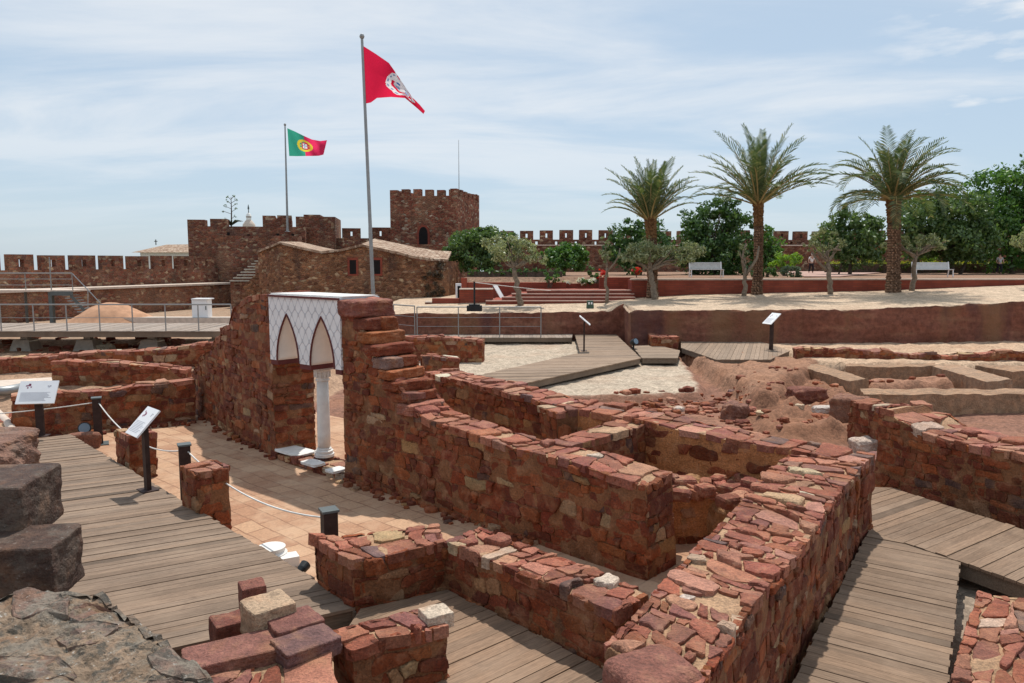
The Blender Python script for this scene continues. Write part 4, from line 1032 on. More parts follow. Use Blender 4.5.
# ------------------------------------------------------------------ white double-arched panel and its column
def arch_panel():
    A = Vector((W1B.x, W1B.y, 0)); B = Vector((W2A.x, W2A.y, 0)); d = (B - A); L = d.length; ang = math.atan2(d.y, d.x)
    zb, zt = 1.50, 2.64; H = zt - zb; T = 0.74
    x0, x1 = -0.02, L + 0.04; LL = x1 - x0
    root = thing('arched_panel', (A.x + NW.x * 0.0, A.y + NW.y * 0.0, zb), 'white lattice-carved panel with two pointed arches spanning the gap between the tall walls', 'carved arch', rz=ang)
    def arch(c, w, apex, n=14):
        pts_ = []
        for i in range(n + 1):
            t = i / n
            x = -w / 2 * (1 - t ** 2.1); z = apex * t
            pts_.append((c + x, z))
        right = [(2 * c - x, z) for x, z in pts_[:-1]][::-1]
        return pts_ + right
    w = 0.66; c1, c2 = x0 + LL * 0.27, x0 + LL * 0.755; ap = H * 0.72
    a1, a2 = arch(c1, w, ap), arch(c2, w, ap)
    low = [(x0, 0)] + a1 + a2 + [(x1, 0)]
    bm = bmesh.new(); n = len(low); na = len(a1)
    fl_ = [bm.verts.new((x, -0.05, z)) for x, z in low]; fh = [bm.verts.new((x, -0.05, H)) for x, z in low]
    bl_ = [bm.verts.new((x, T, z)) for x, z in low]; bh = [bm.verts.new((x, T, H)) for x, z in low]
    for i in range(n - 1):
        bm.faces.new((fl_[i], fl_[i + 1], fh[i + 1], fh[i])); bm.faces.new((bl_[i + 1], bl_[i], bh[i], bh[i + 1])); bm.faces.new((fh[i], fh[i + 1], bh[i + 1], bh[i]))
        f = bm.faces.new((fl_[i + 1], fl_[i], bl_[i], bl_[i + 1]))
        if 1 <= i < na or na + 1 <= i < 2 * na: f.material_index = 1; f.smooth = True
    bm.faces.new((fl_[0], fh[0], bh[0], bl_[0])); bm.faces.new((fl_[-1], bl_[-1], bh[-1], fh[-1]))
    me = bpy.data.meshes.new('panel'); bm.to_mesh(me); bm.free()
    me.materials.append(M['lattice']); me.materials.append(M['intrados'])
    o = bpy.data.objects.new('panel', me); COL.objects.link(o); o.parent = root
    for arc in (a1, a2):
        m_ = MB(); m_.tube([(x, -0.055, z) for x, z in arc], 0.016, 6); m_.build('arch_edging', M['trim'], loc=(0, 0, 0)).parent = root
    m_ = MB(); m_.box(((x0 + x1) / 2, T / 2 - 0.02, H + 0.014), (LL + 0.02, T - 0.04, 0.018)); m_.build('top_slab', M['marble'], loc=(0, 0, 0)).parent = root
    m_ = MB(); m_.box(((x0 + x1) / 2, -0.066, H - 0.018), (LL, 0.03, 0.035)); m_.build('top_edging', M['trim'], loc=(0, 0, 0)).parent = root
    xm = (c1 + c2) / 2
    for xa, xb in ((x0, c1 - w / 2), (c1 + w / 2, c2 - w / 2), (c2 + w / 2, x1)):
        m_ = MB(); m_.box(((xa + xb) / 2, T / 2 - 0.03, -0.042), (xb - xa - 0.01, T + 0.02, 0.08)); m_.build('impost', M['trim'], loc=(0, 0, 0)).parent = root
    return A, d.normalized(), L, xm, T, zb, ang
PA, PD, PL, PXM, PT, PZB, PANG = arch_panel()
# masonry jamb slab under the column (threshold)
th = [PA + PD * 0.12 - NW * 0.02, PA + PD * (PL - 0.02) - NW * 0.02, PA + PD * (PL - 0.02) + NW * 0.5, PA + PD * 0.12 + NW * 0.5]
ruin('threshold', 'low stone threshold strip across the arched doorway', [xy(p) for p in th], zc - 0.1, lambda t: -0.17, cat='threshold', seed=55, side=(0.3, 0.12), cap=(0.34, 0.26), step=0.08)
def column():
    c = PA + PD * (PXM - 0.13) + NW * (PT * 0.5)
    root = thing('column', (c.x, c.y, -0.16), 'slim white marble column standing under the middle of the arched panel', 'column')
    m_ = MB(); m_.lathe((c.x, c.y, -0.16), [(0.17, 0.0), (0.17, 0.05), (0.14, 0.06), (0.155, 0.085), (0.155, 0.105), (0.12, 0.12), (0.128, 0.14), (0.115, 0.155)], 24); m_.build('base', M['marble'], parent=root, smooth=False)
    H = PZB - 0.085 + 0.16 
    m_ = MB(); m_.lathe((c.x, c.y, -0.16), [(0.108, 0.15), (0.11, 0.4), (0.106, 0.9), (0.098, H - 0.24)], 28); m_.build('shaft', M['marble'], parent=root, smooth=True)
    m_ = MB(); m_.lathe((c.x, c.y, -0.16), [(0.118, H - 0.245), (0.122, H - 0.225), (0.105, H - 0.215), (0.112, H - 0.16), (0.135, H - 0.11), (0.125, H - 0.10), (0.15, H - 0.06), (0.165, H - 0.045)], 24)
    for k in range(12):
        a = 2 * math.pi * k / 12
        m_.box((c.x + 0.128 * math.cos(a), c.y + 0.128 * math.sin(a), -0.16 + H - 0.12), (0.03, 0.035, 0.12), a)
    m_.box((c.x, c.y, -0.16 + H - 0.022), (0.36, 0.36, 0.044), PANG); m_.build('capital', M['marble'], parent=root)
column()
for px, py, z, sz, rz, lab in ((295, 451, -0.13, (0.72, 0.42, 0.05), -40, 'white marble slab on the threshold left of the column'), (313, 463, -0.14, (0.40, 0.25, 0.05), -40, 'small white marble slab in front of the column foot'), (336, 470, -0.14, (0.22, 0.3, 0.05), -40, 'white marble chip at the foot of the stepped wall')):
    p = G(px, py, z); m_ = MB(); rock_mesh(m_, (p.x, p.y, z), sz, math.radians(rz), px, (1, 1, 1), amp=0.05, pw=10, sub=3)
    tag(m_.build('marble_slab', M['marble']), lab, 'slab')
p = G(272, 563, zc); m_ = MB()
m_.lathe((p.x, p.y, zc), [(0.20, 0), (0.2, 0.08), (0.17, 0.1), (0.18, 0.13), (0.15, 0.15), (0.16, 0.2)], 20)
m_.box((p.x + 0.22, p.y - 0.06, zc + 0.06), (0.2, 0.18, 0.12), 0.5)
tag(m_.build('column_fragment', M['marble']), 'round white marble column base lying by the left boardwalk edge', 'marble fragment')

# ------------------------------------------------------------------ information panels, bollards, ropes, spotlights
def info_panel(px, py, z, h, size, yaw, tilt, label, pw=0.13, printed=True):
    p = G(px, py, z)
    root = thing('information_panel', p, label, 'information panel', 'information panels on dark posts', rz=yaw)
    m_ = MB(); m_.box((0, 0, (h - 0.06) / 2), (pw, 0.06, h - 0.06)); m_.build('post', M['cortan'], loc=(0, 0, 0)).parent = root
    m_ = MB(); m_.box((0, 0, 0.006), (0.26, 0.22, 0.012)); m_.build('foot_plate', M['cortan'], loc=(0, 0, 0)).parent = root
    Mx = Matrix.Translation((0, -0.02, h)) @ Matrix.Rotation(tilt, 4, 'X')
    def slab(x0, x1, y0, y1, z0, z1, name, mat, par):
        b = MB(); ring = [(x0, y0), (x1, y0), (x1, y1), (x0, y1)]
        b.hexa([Mx @ Vector((a, c, z0)) for a, c in ring], [Mx @ Vector((a, c, z1)) for a, c in ring])
        o = b.build(name, M[mat], loc=(0, 0, 0)); o.parent = par; return o
    w, d = size
    bd = slab(-w / 2, w / 2, -d / 2, d / 2, -0.012, 0.012, 'board', 'white', root)
    slab(-w / 2 + 0.05, w / 2 - 0.05, -d / 2 + 0.05, d / 2 - 0.05, -0.03, -0.013, 'bracket', 'cortan', root)
    if printed:
        b = MB(); b2 = MB(); rng = random.Random(int(px))
        def bar(x0, x1, y, hh, m=0):
            ring = [(x0, y), (x1, y), (x1, y + hh), (x0, y + hh)]
            (b2 if m else b).hexa([Mx @ Vector((a, c, 0.0125)) for a, c in ring], [Mx @ Vector((a, c, 0.0140)) for a, c in ring])
        for colx in (-0.42,):
            for k in range(9):
                bar(colx * w, (colx + 0.80 * rng.uniform(0.75, 1.03)) * w, (-0.38 + k * 0.045) * d, 0.012 * d)
        for k in range(9):       # little maroon reconstruction drawing, upper left
            bx = (-0.36 + rng.uniform(0, 0.16)) * w; bar(bx, bx + rng.uniform(0.03, 0.08) * w, (0.14 + rng.uniform(0, 0.2)) * d, rng.uniform(0.02, 0.07) * d, 1)
        for k in range(4):
            bx = (0.22 + rng.uniform(0, 0.1)) * w; bar(bx, bx + 0.04 * w, (0.2 + rng.uniform(0, 0.1)) * d, 0.04 * d)
        b.build('text_lines', M['ink'], loc=(0, 0, 0)).parent = bd; b2.build('drawing', M['maroon'], loc=(0, 0, 0)).parent = bd
R_ = math.radians
info_panel(148, 490, 0.0, 0.98, (0.44, 0.46), R_(-45), R_(46), 'tilted white information panel on a dark post beside the left boardwalk, nearest the camera', pw=0.12)
info_panel(41, 436, 0.0, 0.82, (0.66, 0.46), R_(8), R_(55), 'white information panel facing the camera on a dark post at the far left')
info_panel(771, 349.5, 0.05, 1.12, (0.50, 0.56), R_(-72), R_(42), 'slim information panel with pale slanted board before the terrace cut at the right', pw=0.16)
info_panel(584, 351, -0.02, 1.12, (0.55, 0.5), R_(84), R_(40), 'information panel seen edge-on on the plank ramp over the gravel', pw=0.16)
BOL = []
def bollard(px, py, z, h, label, yaw=0.5):
    p = G(px, py, z)
    root = thing('bollard', p, label, 'bollard', 'dark rope bollards round the tiled floor', rz=yaw)
    m_ = MB(); m_.box((0, 0, (h - 0.03) / 2), (0.15, 0.15, h - 0.03)); m_.build('post', M['cortan'], loc=(0, 0, 0)).parent = root
    m_ = MB(); m_.box((0, 0, h - 0.014), (0.18, 0.18, 0.024)); m_.build('cap', M['darksteel'], loc=(0, 0, 0)).parent = root
    m_ = MB(); m_.box((0, 0, 0.008), (0.34, 0.34, 0.016)); m_.build('foot_plate', M['darksteel'], loc=(0, 0, 0)).parent = root
    BOL.append(Vector((p.x, p.y, z + h - 0.1)))
bollard(99, 444, zc, 0.92, 'dark bollard in front of the low wall, leftmost of the three')
bollard(187, 506, zc, 0.92, 'dark bollard behind the square stone stub, middle one of the three')
pz = V(326, 510, 8.15); bollard(331, 590, zc, 0.90, 'dark bollard with its foot hidden behind the L-shaped wall')
def rope(a, b, sag, label, r=0.011, mat='rope'):
    m_ = MB(); n = 22
    m_.tube([a.lerp(b, i / n) - Vector((0, 0, sag * 4 * (i / n) * (1 - i / n))) for i in range(n + 1)], r, 6)
    tag(m_.build('rope', M[mat], smooth=True), label, 'rope')
rope(G(-6, 414, 0.45), BOL[0], 0.02, 'pale rope running from the left frame edge to the leftmost bollard')
rope(BOL[0] + Vector((0.03, 0, 0)), BOL[1], 0.30, 'white rope sagging from the leftmost bollard behind the tilted panel')
rope(BOL[1] + Vector((0.03, 0, 0)), BOL[2], 0.22, 'white rope sagging across the tiled floor behind the stone stub')
def spot(px, py, z, yaw, label, s=1.0):
    p = G(px, py, z); root = thing('spotlight', p, label, 'spotlight', 'small black ground spotlights', rz=yaw)
    m_ = MB(); m_.box((0, 0, 0.06 * s), (0.03 * s, 0.03 * s, 0.12 * s)); m_.box((0, 0, 0.006), (0.12 * s, 0.12 * s, 0.012)); m_.build('stem', M['black'], loc=(0, 0, 0)).parent = root
    m_ = MB(); m_.tube([(0, 0.09 * s, 0.14 * s), (0, 0.02 * s, 0.165 * s), (0, -0.08 * s, 0.20 * s)], [0.05 * s, 0.075 * s, 0.085 * s], 18); m_.build('lamp_head', M['black'], loc=(0, 0, 0), smooth=False).parent = root
    m_ = MB(); m_.tube([(0, -0.082 * s, 0.2007 * s), (0, -0.088 * s, 0.203 * s)], 0.07 * s, 18); m_.build('lens', M['glass'], loc=(0, 0, 0)).parent = root
spot(303, 579, zc, 0.3 + math.pi * 0.8, 'small black spotlight beside the left end of the L-shaped wall', 0.72)
spot(86, 441, zc, 0.4, 'black spotlight with a bluish lens by the leftmost bollard', 1.4)
spot(633.5, 349, -0.03, 0.6, 'tiny black spotlight at the edge of the far plank ramp', 1.5)
m_ = MB(); p = G(86, 447, zc); rock_mesh(m_, (p.x, p.y - 0.05, zc + 0.12), (0.55, 0.3, 0.34), 0.4, 81, (0.26, 0.11, 0.07), amp=0.15)
tag(m_.build('boulder', M['masonry']), 'rounded red boulder under the bollard and spotlight at the left', 'boulder')

# ------------------------------------------------------------------ loose stones
def scatter(n, region, zf, smin, smax, seed, label, name='loose_rubble'):
    rng = random.Random(seed); mb = MB()
    for i in range(n):
        px, py = region(rng); p = G(px, py, zf); z = HZ(p.x, p.y)
        p = G(px, py, z); z2 = HZ(p.x, p.y)
        if abs(z2 - z) > 0.3 or HZ(p.x, p.y) - HZ(p.x, p.y - 0.25) > 0.07: continue
        z = z2
        s = rng.uniform(smin, smax) * (0.5 + rng.random() ** 2)
        rock_mesh(mb, (p.x, p.y, z + s * 0.06), (s, s * rng.uniform(0.6, 1.1), s * rng.uniform(0.4, 0.8)), rng.uniform(0, 3), seed + i, pick(rng, SIDE + SIDE + CAP, CAP_RARE, 0.08), amp=0.24, pw=5.5, sub=2 if s < 0.3 else 3)
    if not mb.v: return
    o = mb.build(name, M['masonry']); tag(o, label, 'rubble', kind='stuff')
scatter(290, lambda r: (r.uniform(720, 872), r.uniform(366, 440)), -0.2, 0.03, 0.24, 901, 'heap of loose red stones on the earth bank behind the thick wall')
scatter(260, lambda r: (r.uniform(615, 745), r.uniform(394, 416)), -0.4, 0.05, 0.22, 902, 'loose dark stones along the lower edge of the gravel bed')
scatter(50, lambda r: (r.uniform(862, 960), r.uniform(377, 386)), -0.2, 0.08, 0.3, 903, 'rubble lying in the earth basin at the right')
scatter(70, lambda r: (r.uniform(598, 640), r.uniform(324, 341)), -0.1, 0.15, 0.55, 904, 'tumbled stones at the corner of the terrace cut')
scatter(70, lambda r: (r.uniform(0, 235), r.uniform(340, 352)), -0.1, 0.15, 0.6, 905, 'pale stones on the ground under the raised walkway')
scatter(90, lambda r: (r.uniform(862, 1010), r.uniform(478, 526)), -0.3, 0.04, 0.11, 906, 'small stones at the foot of the slab-topped wall at the right')
def bigrock(px, py, z, size, rz, seed, col, label, tilt=0.0):
    m_ = MB(); p = G(px, py, z); rock_mesh(m_, (p.x, p.y, HZ(p.x, p.y) + size[2] * 0.3), size, rz, seed, col, amp=0.18, pw=5, sub=4, tilt=tilt)
    tag(m_.build('boulder', M['masonry']), label, 'boulder')
bigrock(806, 392, -0.1, (0.95, 0.6, 0.45), 0.2, 91, (0.19, 0.062, 0.04), 'large dark red boulder topping the rubble heap behind the thick wall')
bigrock(826, 402, -0.1, (0.6, 0.35, 0.2), 0.2, 92, (0.62, 0.54, 0.48), 'flat white stone lying on the rubble heap')
bigrock(850, 412, -0.2, (0.9, 0.8, 0.7), 0.9, 93, (0.24, 0.11, 0.07), 'brown boulder at the right end of the rubble heap')
bigrock(866, 440, -0.3, (0.55, 0.4, 0.35), 0.3, 94, (0.58, 0.46, 0.38), 'pale square stone between the thick wall and the right-hand wall')
bigrock(735, 410, -0.3, (0.6, 0.5, 0.5), 0.5, 95, (0.22, 0.10, 0.07), 'brown stone at the foot of the earth bank beside the gravel')
bigrock(884, 422, 0.3, (0.62, 0.5, 0.36), 0.2, 96, (0.28, 0.13, 0.11), 'mauve boulder at the left end of the slab-topped wall')

def footing_stones(A, B, n, seed, label, off=0.12, z=zc):
    rng = random.Random(seed); mb = MB(); A = Vector((A[0], A[1], 0)); B = Vector((B[0], B[1], 0)); d = (B - A).normalized(); nn = Vector((d.y, -d.x, 0))
    for i in range(n):
        p = A.lerp(B, rng.random()) + nn * (off * rng.uniform(-0.3, 1.0) * (1 if rng.random() < 0.7 else 2.2)); s = rng.uniform(0.05, 0.17) * (0.6 + 0.6 * rng.random())
        rock_mesh(mb, (p.x, p.y, z + s * 0.08), (s, s * rng.uniform(0.6, 1), s * rng.uniform(0.5, 0.9)), rng.uniform(0, 3), seed + i, pick(rng, SIDE, SIDE_RARE, 0.1), amp=0.2, pw=5, sub=2)
    tag(mb.build('footing_stones', M['masonry']), label, 'rubble', kind='stuff')
footing_stones(W2A, W2A + (W2B - W2A) * 0.72, 90, 911, 'small stones along the foot of the long wall')
footing_stones(W1A, W1B, 60, 912, 'small stones along the foot of the tall wall')
footing_stones(G(14, 441, zc), G(195, 423, zc), 50, 913, 'small stones along the foot of the low wall behind the sign')
# ------------------------------------------------------------------ castle walls and towers
def bq(x0, x1, Y0, Y1, depth):             # footprint seen between two columns, faces at Y0..Y1
    a, b = V(x0, HOR, Y0), V(x1, HOR, Y1)
    n = Vector((a.y - b.y, b.x - a.x, 0)).normalized() * depth
    return [xy(a), xy(b), (b.x + n.x, b.y + n.y), (a.x + n.x, a.y + n.y)]
def zat(py, Y): return V(512, py, Y).z
def merlon(parent, quad, z0, z1, slit=True, mat='farstone', sw=0.16):
    # block with a real vertical arrow slit through it
    a, b, c, d = [Vector((q[0], q[1], 0)) for q in quad]
    m_ = MB()
    def part(s0, s1, za, zb_):
        q = [a.lerp(b, s0), a.lerp(b, s1), d.lerp(c, s1), d.lerp(c, s0)]
        m_.prism([xy(p) for p in q], za, zb_)
    if slit:
        L = (b - a).length; h = z1 - z0; w = sw / L / 2
        part(0, 0.5 - w, z0, z1); part(0.5 + w, 1, z0, z1); part(0.5 - w, 0.5 + w, z0, z0 + h * 0.22); part(0.5 - w, 0.5 + w, z0 + h * 0.68, z1)
    else: part(0, 1, z0, z1)
    return m_.build('merlon', M[mat], parent=parent)
def sub_quad(q, s0, s1, dep=1.0):
    a, b, c, d = [Vector((p[0], p[1], 0)) for p in q]
    return [xy(a.lerp(b, s0)), xy(a.lerp(b, s1)), xy(a.lerp(b, s1) + (d.lerp(c, s1) - a.lerp(b, s1)) * dep), xy(a.lerp(b, s0) + (d.lerp(c, s0) - a.lerp(b, s0)) * dep)]
# left curtain wall receding to the right
def left_wall():
    A, B = V(-90, HOR, 35.0), V(236, HOR, 55.0); A.z = B.z = 0
    q = wall_quad(xy(A), xy(B), 2.6)
    root = thing('castle_wall', (A.x, A.y, 0), 'long crenellated red castle wall receding along the left, with a pale walkway ledge', 'castle wall')
    zw = lambda t: 1.66
    m_ = MB()
    m_.prism(q, -1.5, 1.60); m_.build('rampart', M['farstone'], parent=root)
    d = (B - A); L = d.length; d.normalize(); n = Vector((-d.y, d.x, 0))
    m_ = MB(); a2, b2 = A - n * 0.12, B - n * 0.12
    m_.prism([xy(a2), xy(b2), xy(b2 + n * 2.0), xy(a2 + n * 2.0)], 1.60, 1.72, ); m_.build('walkway', M['coping'], parent=root)
    pa, pb = A + n * 1.7, B + n * 1.7
    m_ = MB(); m_.prism([xy(pa), xy(pb), xy(pb + n * 0.7), xy(pa + n * 0.7)], 1.72, 2.75); m_.build('parapet', M['farstone'], parent=root)
    t = 0.0; rng = random.Random(3)
    while t < L - 1.0:
        w = 1.5 * rng.uniform(0.95, 1.05); p0 = pa + d * t; p1 = pa + d * min(L, t + w)
        merlon(root, [xy(p0), xy(p1), xy(p1 + n * 0.36), xy(p0 + n * 0.36)], 2.75, 3.60 + rng.uniform(-0.03, 0.03), sw=0.3)
        t += w + 0.46
left_wall()
def tower(label, cat, boxes, merlons, mat='farstone', slits=(), base=None, name='castle_tower'):
    # boxes: (quad, z0, z1)
    a = boxes[0][0][0]; root = thing(name, (a[0], a[1], 0), label, cat)
    for i, (q, z0, z1) in enumerate(boxes):
        m_ = MB(); m_.prism(q, z0, z1); m_.build('wall', M[mat], parent=root)
    for q, z0, z1, sl in merlons: merlon(root, q, z0, z1, sl, mat)
    for q, z0, z1 in slits:
        m_ = MB(); m_.prism(q, z0, z1); m_.build('slit', M['shadeblack'], parent=root)  # solid near-black block; the slit's shade is in its colour
    return root
# stepped bastion at the left
Y = 57.0
qa = bq(189, 306, Y, Y + 1.5, 5.0); qside = [qa[3], qa[0], qa[0], qa[3]]
zt = zat(226, Y)
ml = []
for s0, s1, py in ((0, 0.145, 219.5), (0.19, 0.33, 218.5)):
    ml.append((sub_quad(qa, s0, s1, 0.2), zt, zat(py, Y), False))
sl = []
for s, py0, py1 in ((0.33, 232, 237), (0.50, 234, 241), (0.62, 236, 243), (0.75, 233, 238), (0.88, 233, 238)):
    q = sub_quad(qa, s, s + 0.022, 0.02); n = Vector((qa[0][0] - qa[3][0], qa[0][1] - qa[3][1])).normalized() * 0.02
    q = [(p[0] + n.x, p[1] + n.y) for p in q]; sl.append((q, zat(py1, Y), zat(py0, Y)))
tower('wide red stone bastion with two top blocks at the far left, stairs at its foot', 'castle bastion', [(qa, -1, zt), (bq(212, 300, Y - 1.2, Y - 0.3, 1.5), -1, zat(236, Y))], ml, slits=sl, name='castle_bastion')
q1 = bq(264, 293, 61, 61.6, 5); q2 = bq(297, 336, 60, 60.4, 5)
tower('narrower red stone tower block standing left of the green and red flag pole gap', 'castle tower', [(q1, 0, zat(218, 61))], [(sub_quad(q1, 0, 0.44, 0.5), zat(218, 61), zat(215.5, 61), False), (sub_quad(q1, 0.5, 1, 0.5), zat(218, 61), zat(215, 61), False)], name='castle_tower')
tower('broader red stone tower block right of the green and red flag pole', 'castle tower', [(q2, 0, zat(216.5, 60))], [(sub_quad(q2, 0.2, 0.62, 0.6), zat(216.5, 60), zat(214.5, 60), False)], name='castle_tower')
q = bq(300, 398, 60.5, 62, 1.5); zp = zat(238, 61)
tower('low linking castle wall with two separate crenel blocks before the keep', 'castle wall', [(q, 0, zp)], [(sub_quad(q, 0.43, 0.62, 0.5), zp, zat(228, 61), True), (sub_quad(q, 0.70, 0.95, 0.5), zp, zat(227, 61), True)], name='castle_wall')
# the keep
def keep():
    c0, c1, c2 = V(391, HOR, 57.8), V(457, HOR, 57.0), V(479.5, HOR, 62.3)
    c3 = c0 + (c2 - c1)
    q = [xy(c0), xy(c1), xy(c2), xy(c3)]; zt_ = zat(195.5, 57); ztop = zat(189, 57)
    root = thing('castle_keep', (c1.x, c1.y, 0), 'tall square red keep with battlements and a pointed dark doorway', 'castle keep')
    m_ = MB(); m_.prism(q, 0, zt_); m_.build('wall', M['tower'], parent=root)
    for a, b, n in ((c0, c1, 6), (c1, c2, 6), (c2, c3, 6), (c3, c0, 6)):
        a2, b2 = Vector((a.x, a.y, 0)), Vector((b.x, b.y, 0)); d = b2 - a2; nn = Vector((-d.y, d.x, 0)).normalized() * 0.5
        st = 1 / (n - 0.36); wd = st * 0.64
        for i in range(n):
            p0, p1 = a2 + d * (i * st), a2 + d * min(1, i * st + wd)
            if i == n - 1: p1 = a2 + d * 0.915
            merlon(root, [xy(p0), xy(p1), xy(p1 + nn), xy(p0 + nn)], zt_, ztop + math.sin(i * 5.1 + a.x) * 0.05, False, 'tower')
    # pointed doorway: near-black slab painted for its shaded inside, in a projecting red frame
    d = (c1 - c0); d.z = 0; L = d.length; d.normalize(); n = Vector((d.y, -d.x, 0)); cx = c0.lerp(c1, (424 - 391) / 66.0); cx.z = 0
    zb_, za = zat(244.5, 57.4), zat(227, 57.4)
    def arch(w, h0, h1, off):
        pts_ = [(-w, h0)]
        for i in range(9): 
            t = i / 8; pts_.append((-w * math.cos(t * math.pi / 2) ** 0.8, h0 + (h1 - h0) * (0.55 + 0.45 * math.sin(t * math.pi / 2))))
        pts_ += [(-x, z) for x, z in pts_[:-1]][::-1]
        return [cx + d * x + n * off + Vector((0, 0, z)) for x, z in pts_]
    m_ = MB(); m_.hexa(arch(0.50, zb_ - 0.05, za + 0.16, -0.05), arch(0.50, zb_ - 0.05, za + 0.16, 0.05)); m_.build('door_frame', M['redbrick'], parent=root)
    m_ = MB(); m_.hexa(arch(0.34, zb_, za, -0.05), arch(0.34, zb_, za, 0.056)); m_.build('door', M['shadeblack'], parent=root)
    m_ = MB(); m_.prism([xy(c1 + Vector((0.1, -0.1, 0)) - d * 3.2), xy(c1 - d * 1.2 + n * 1.6), xy(c1 + n * 1.4), xy(c1)], 0, zb_ - 0.2); m_.build('plinth', M['tower'], parent=root)
    m_ = MB(); q_ = [c0 + n * 0.02 - d * 1.5, c0 + n * 2.2 - d * 1.5, c0 + n * 2.2 + d * 4.6, c0 + n * 0.02 + d * 4.6]
    m_.prism([xy(p) for p in q_], 0, zb_ - 0.05); m_.build('landing', M['tower'], parent=root)
keep()
m_ = MB(); p = V(459, 189, 60); m_.tube([(p.x, p.y, p.z - 0.8), (p.x, p.y, zat(140, 60))], [0.035, 0.015], 6)
tag(m_.build('antenna_mast', M['steel']), 'thin bare antenna mast on top of the keep', 'antenna')
# stairs up to the bastion and the slope wall under it
root = thing('stone_staircase', V(230, 283, 52), 'flight of dark stone steps climbing from the left wall walk to the bastion', 'staircase')
m_ = MB()
for i in range(10):
    t = i / 10; pa = V(219 + 24 * t, 0, 52.3); pb = V(248 + 6 * t, 0, 52.3); z = zat(283 - 28 * (i + 1) / 10, 53)
    m_.prism([(pa.x, 52.3 + 0.28 * i), (pb.x, 52.3 + 0.28 * i), (pb.x, 56), (pa.x, 56)], 0, z)
m_.build('steps', M['farstone'], parent=root)
m_ = MB()
for i in range(10):
    t = i / 10; pa = V(219 + 24 * t, 0, 52.3); pb = V(248 + 6 * t, 0, 52.3); z = zat(283 - 28 * (i + 1) / 10, 53); y0 = 52.3 + 0.28 * i
    m_.prism([(pa.x - 0.03, y0 - 0.05), (pb.x, y0 - 0.05), (pb.x, y0 + 0.27), (pa.x - 0.03, y0 + 0.27)], z - 0.07, z + 0.01)
m_.build('treads', M['concrete'], parent=root)
q = bq(255, 268, 50, 50, 6); m_ = MB(); zz = zat(258, 50)
m_.hexa([(p[0], p[1], -1) for p in q], [(q[0][0], q[0][1], zz - 0.4), (q[1][0], q[1][1], zz), (q[2][0], q[2][1], zz + 0.3), (q[3][0], q[3][1], zz)]); m_.build('side_wall', M['farstone'], parent=root)
q = bq(241, 268, 47.4, 47.4, 1.0); m_ = MB()
m_.hexa([(p[0], p[1], -1) for p in q], [(q[0][0], q[0][1], zat(288, 47)), (q[1][0], q[1][1], zat(262, 47)), (q[2][0], q[2][1], zat(262, 47)), (q[3][0], q[3][1], zat(288, 47))]); m_.build('side_wall', M['housestone'], parent=root)
# long crenellated wall behind the garden
def right_wall():
    Y0 = 66.0; A, B = V(484, HOR, Y0), V(1120, HOR, Y0 + 2); A.z = B.z = 0
    root = thing('castle_wall', (A.x, A.y, 0), 'long crenellated red castle wall with slits behind the garden trees', 'castle wall')
    d = B - A; L = d.length; d.normalize(); n = Vector((-d.y, d.x, 0))
    zc_, zt_, zwk = zat(239.5, Y0), zat(230.3, Y0), zat(245.5, Y0)
    m_ = MB(); m_.prism([xy(A - n * 0.9), xy(B - n * 0.9), xy(B + n * 0.6), xy(A + n * 0.6)], 0, zwk); m_.build('rampart', M['farstone'], parent=root)
    m_ = MB(); m_.prism([xy(A - n * 1.02), xy(B - n * 1.02), xy(B - n * 0.88), xy(A - n * 0.88)], zwk - 0.04, zwk + 0.06); m_.build('string_course', M['coping'], parent=root)
    sp = 19.75 / 750 * Y0; mw = 13.0 / 750 * Y0; t = (520 - 484) / 750 * Y0 - sp
    while t + mw < L:
        p0, p1, p2 = A + d * t, A + d * (t + mw), A + d * (t + sp)
        jz = math.sin(t * 12.9) * 0.05; merlon(root, [xy(p0 + d * jz), xy(p1 - d * jz * 0.7), xy(p1 + n * 0.6), xy(p0 + n * 0.6)], zc_, zt_ + math.sin(t * 7.7) * 0.05, True, sw=0.2)
        m_ = MB()
        # parapet below with a small loophole under each gap
        g = 0.12; mid = (p1 + p2) / 2
        for a, b in ((p0, mid - d * g), (mid + d * g, p2)): m_.prism([xy(a), xy(b), xy(b + n * 0.6), xy(a + n * 0.6)], zwk, zc_)
        a, b = mid - d * g, mid + d * g
        m_.prism([xy(a), xy(b), xy(b + n * 0.6), xy(a + n * 0.6)], zc_ - 0.16, zc_)
        m_.build('parapet', M['farstone'], parent=root); t += sp
right_wall()
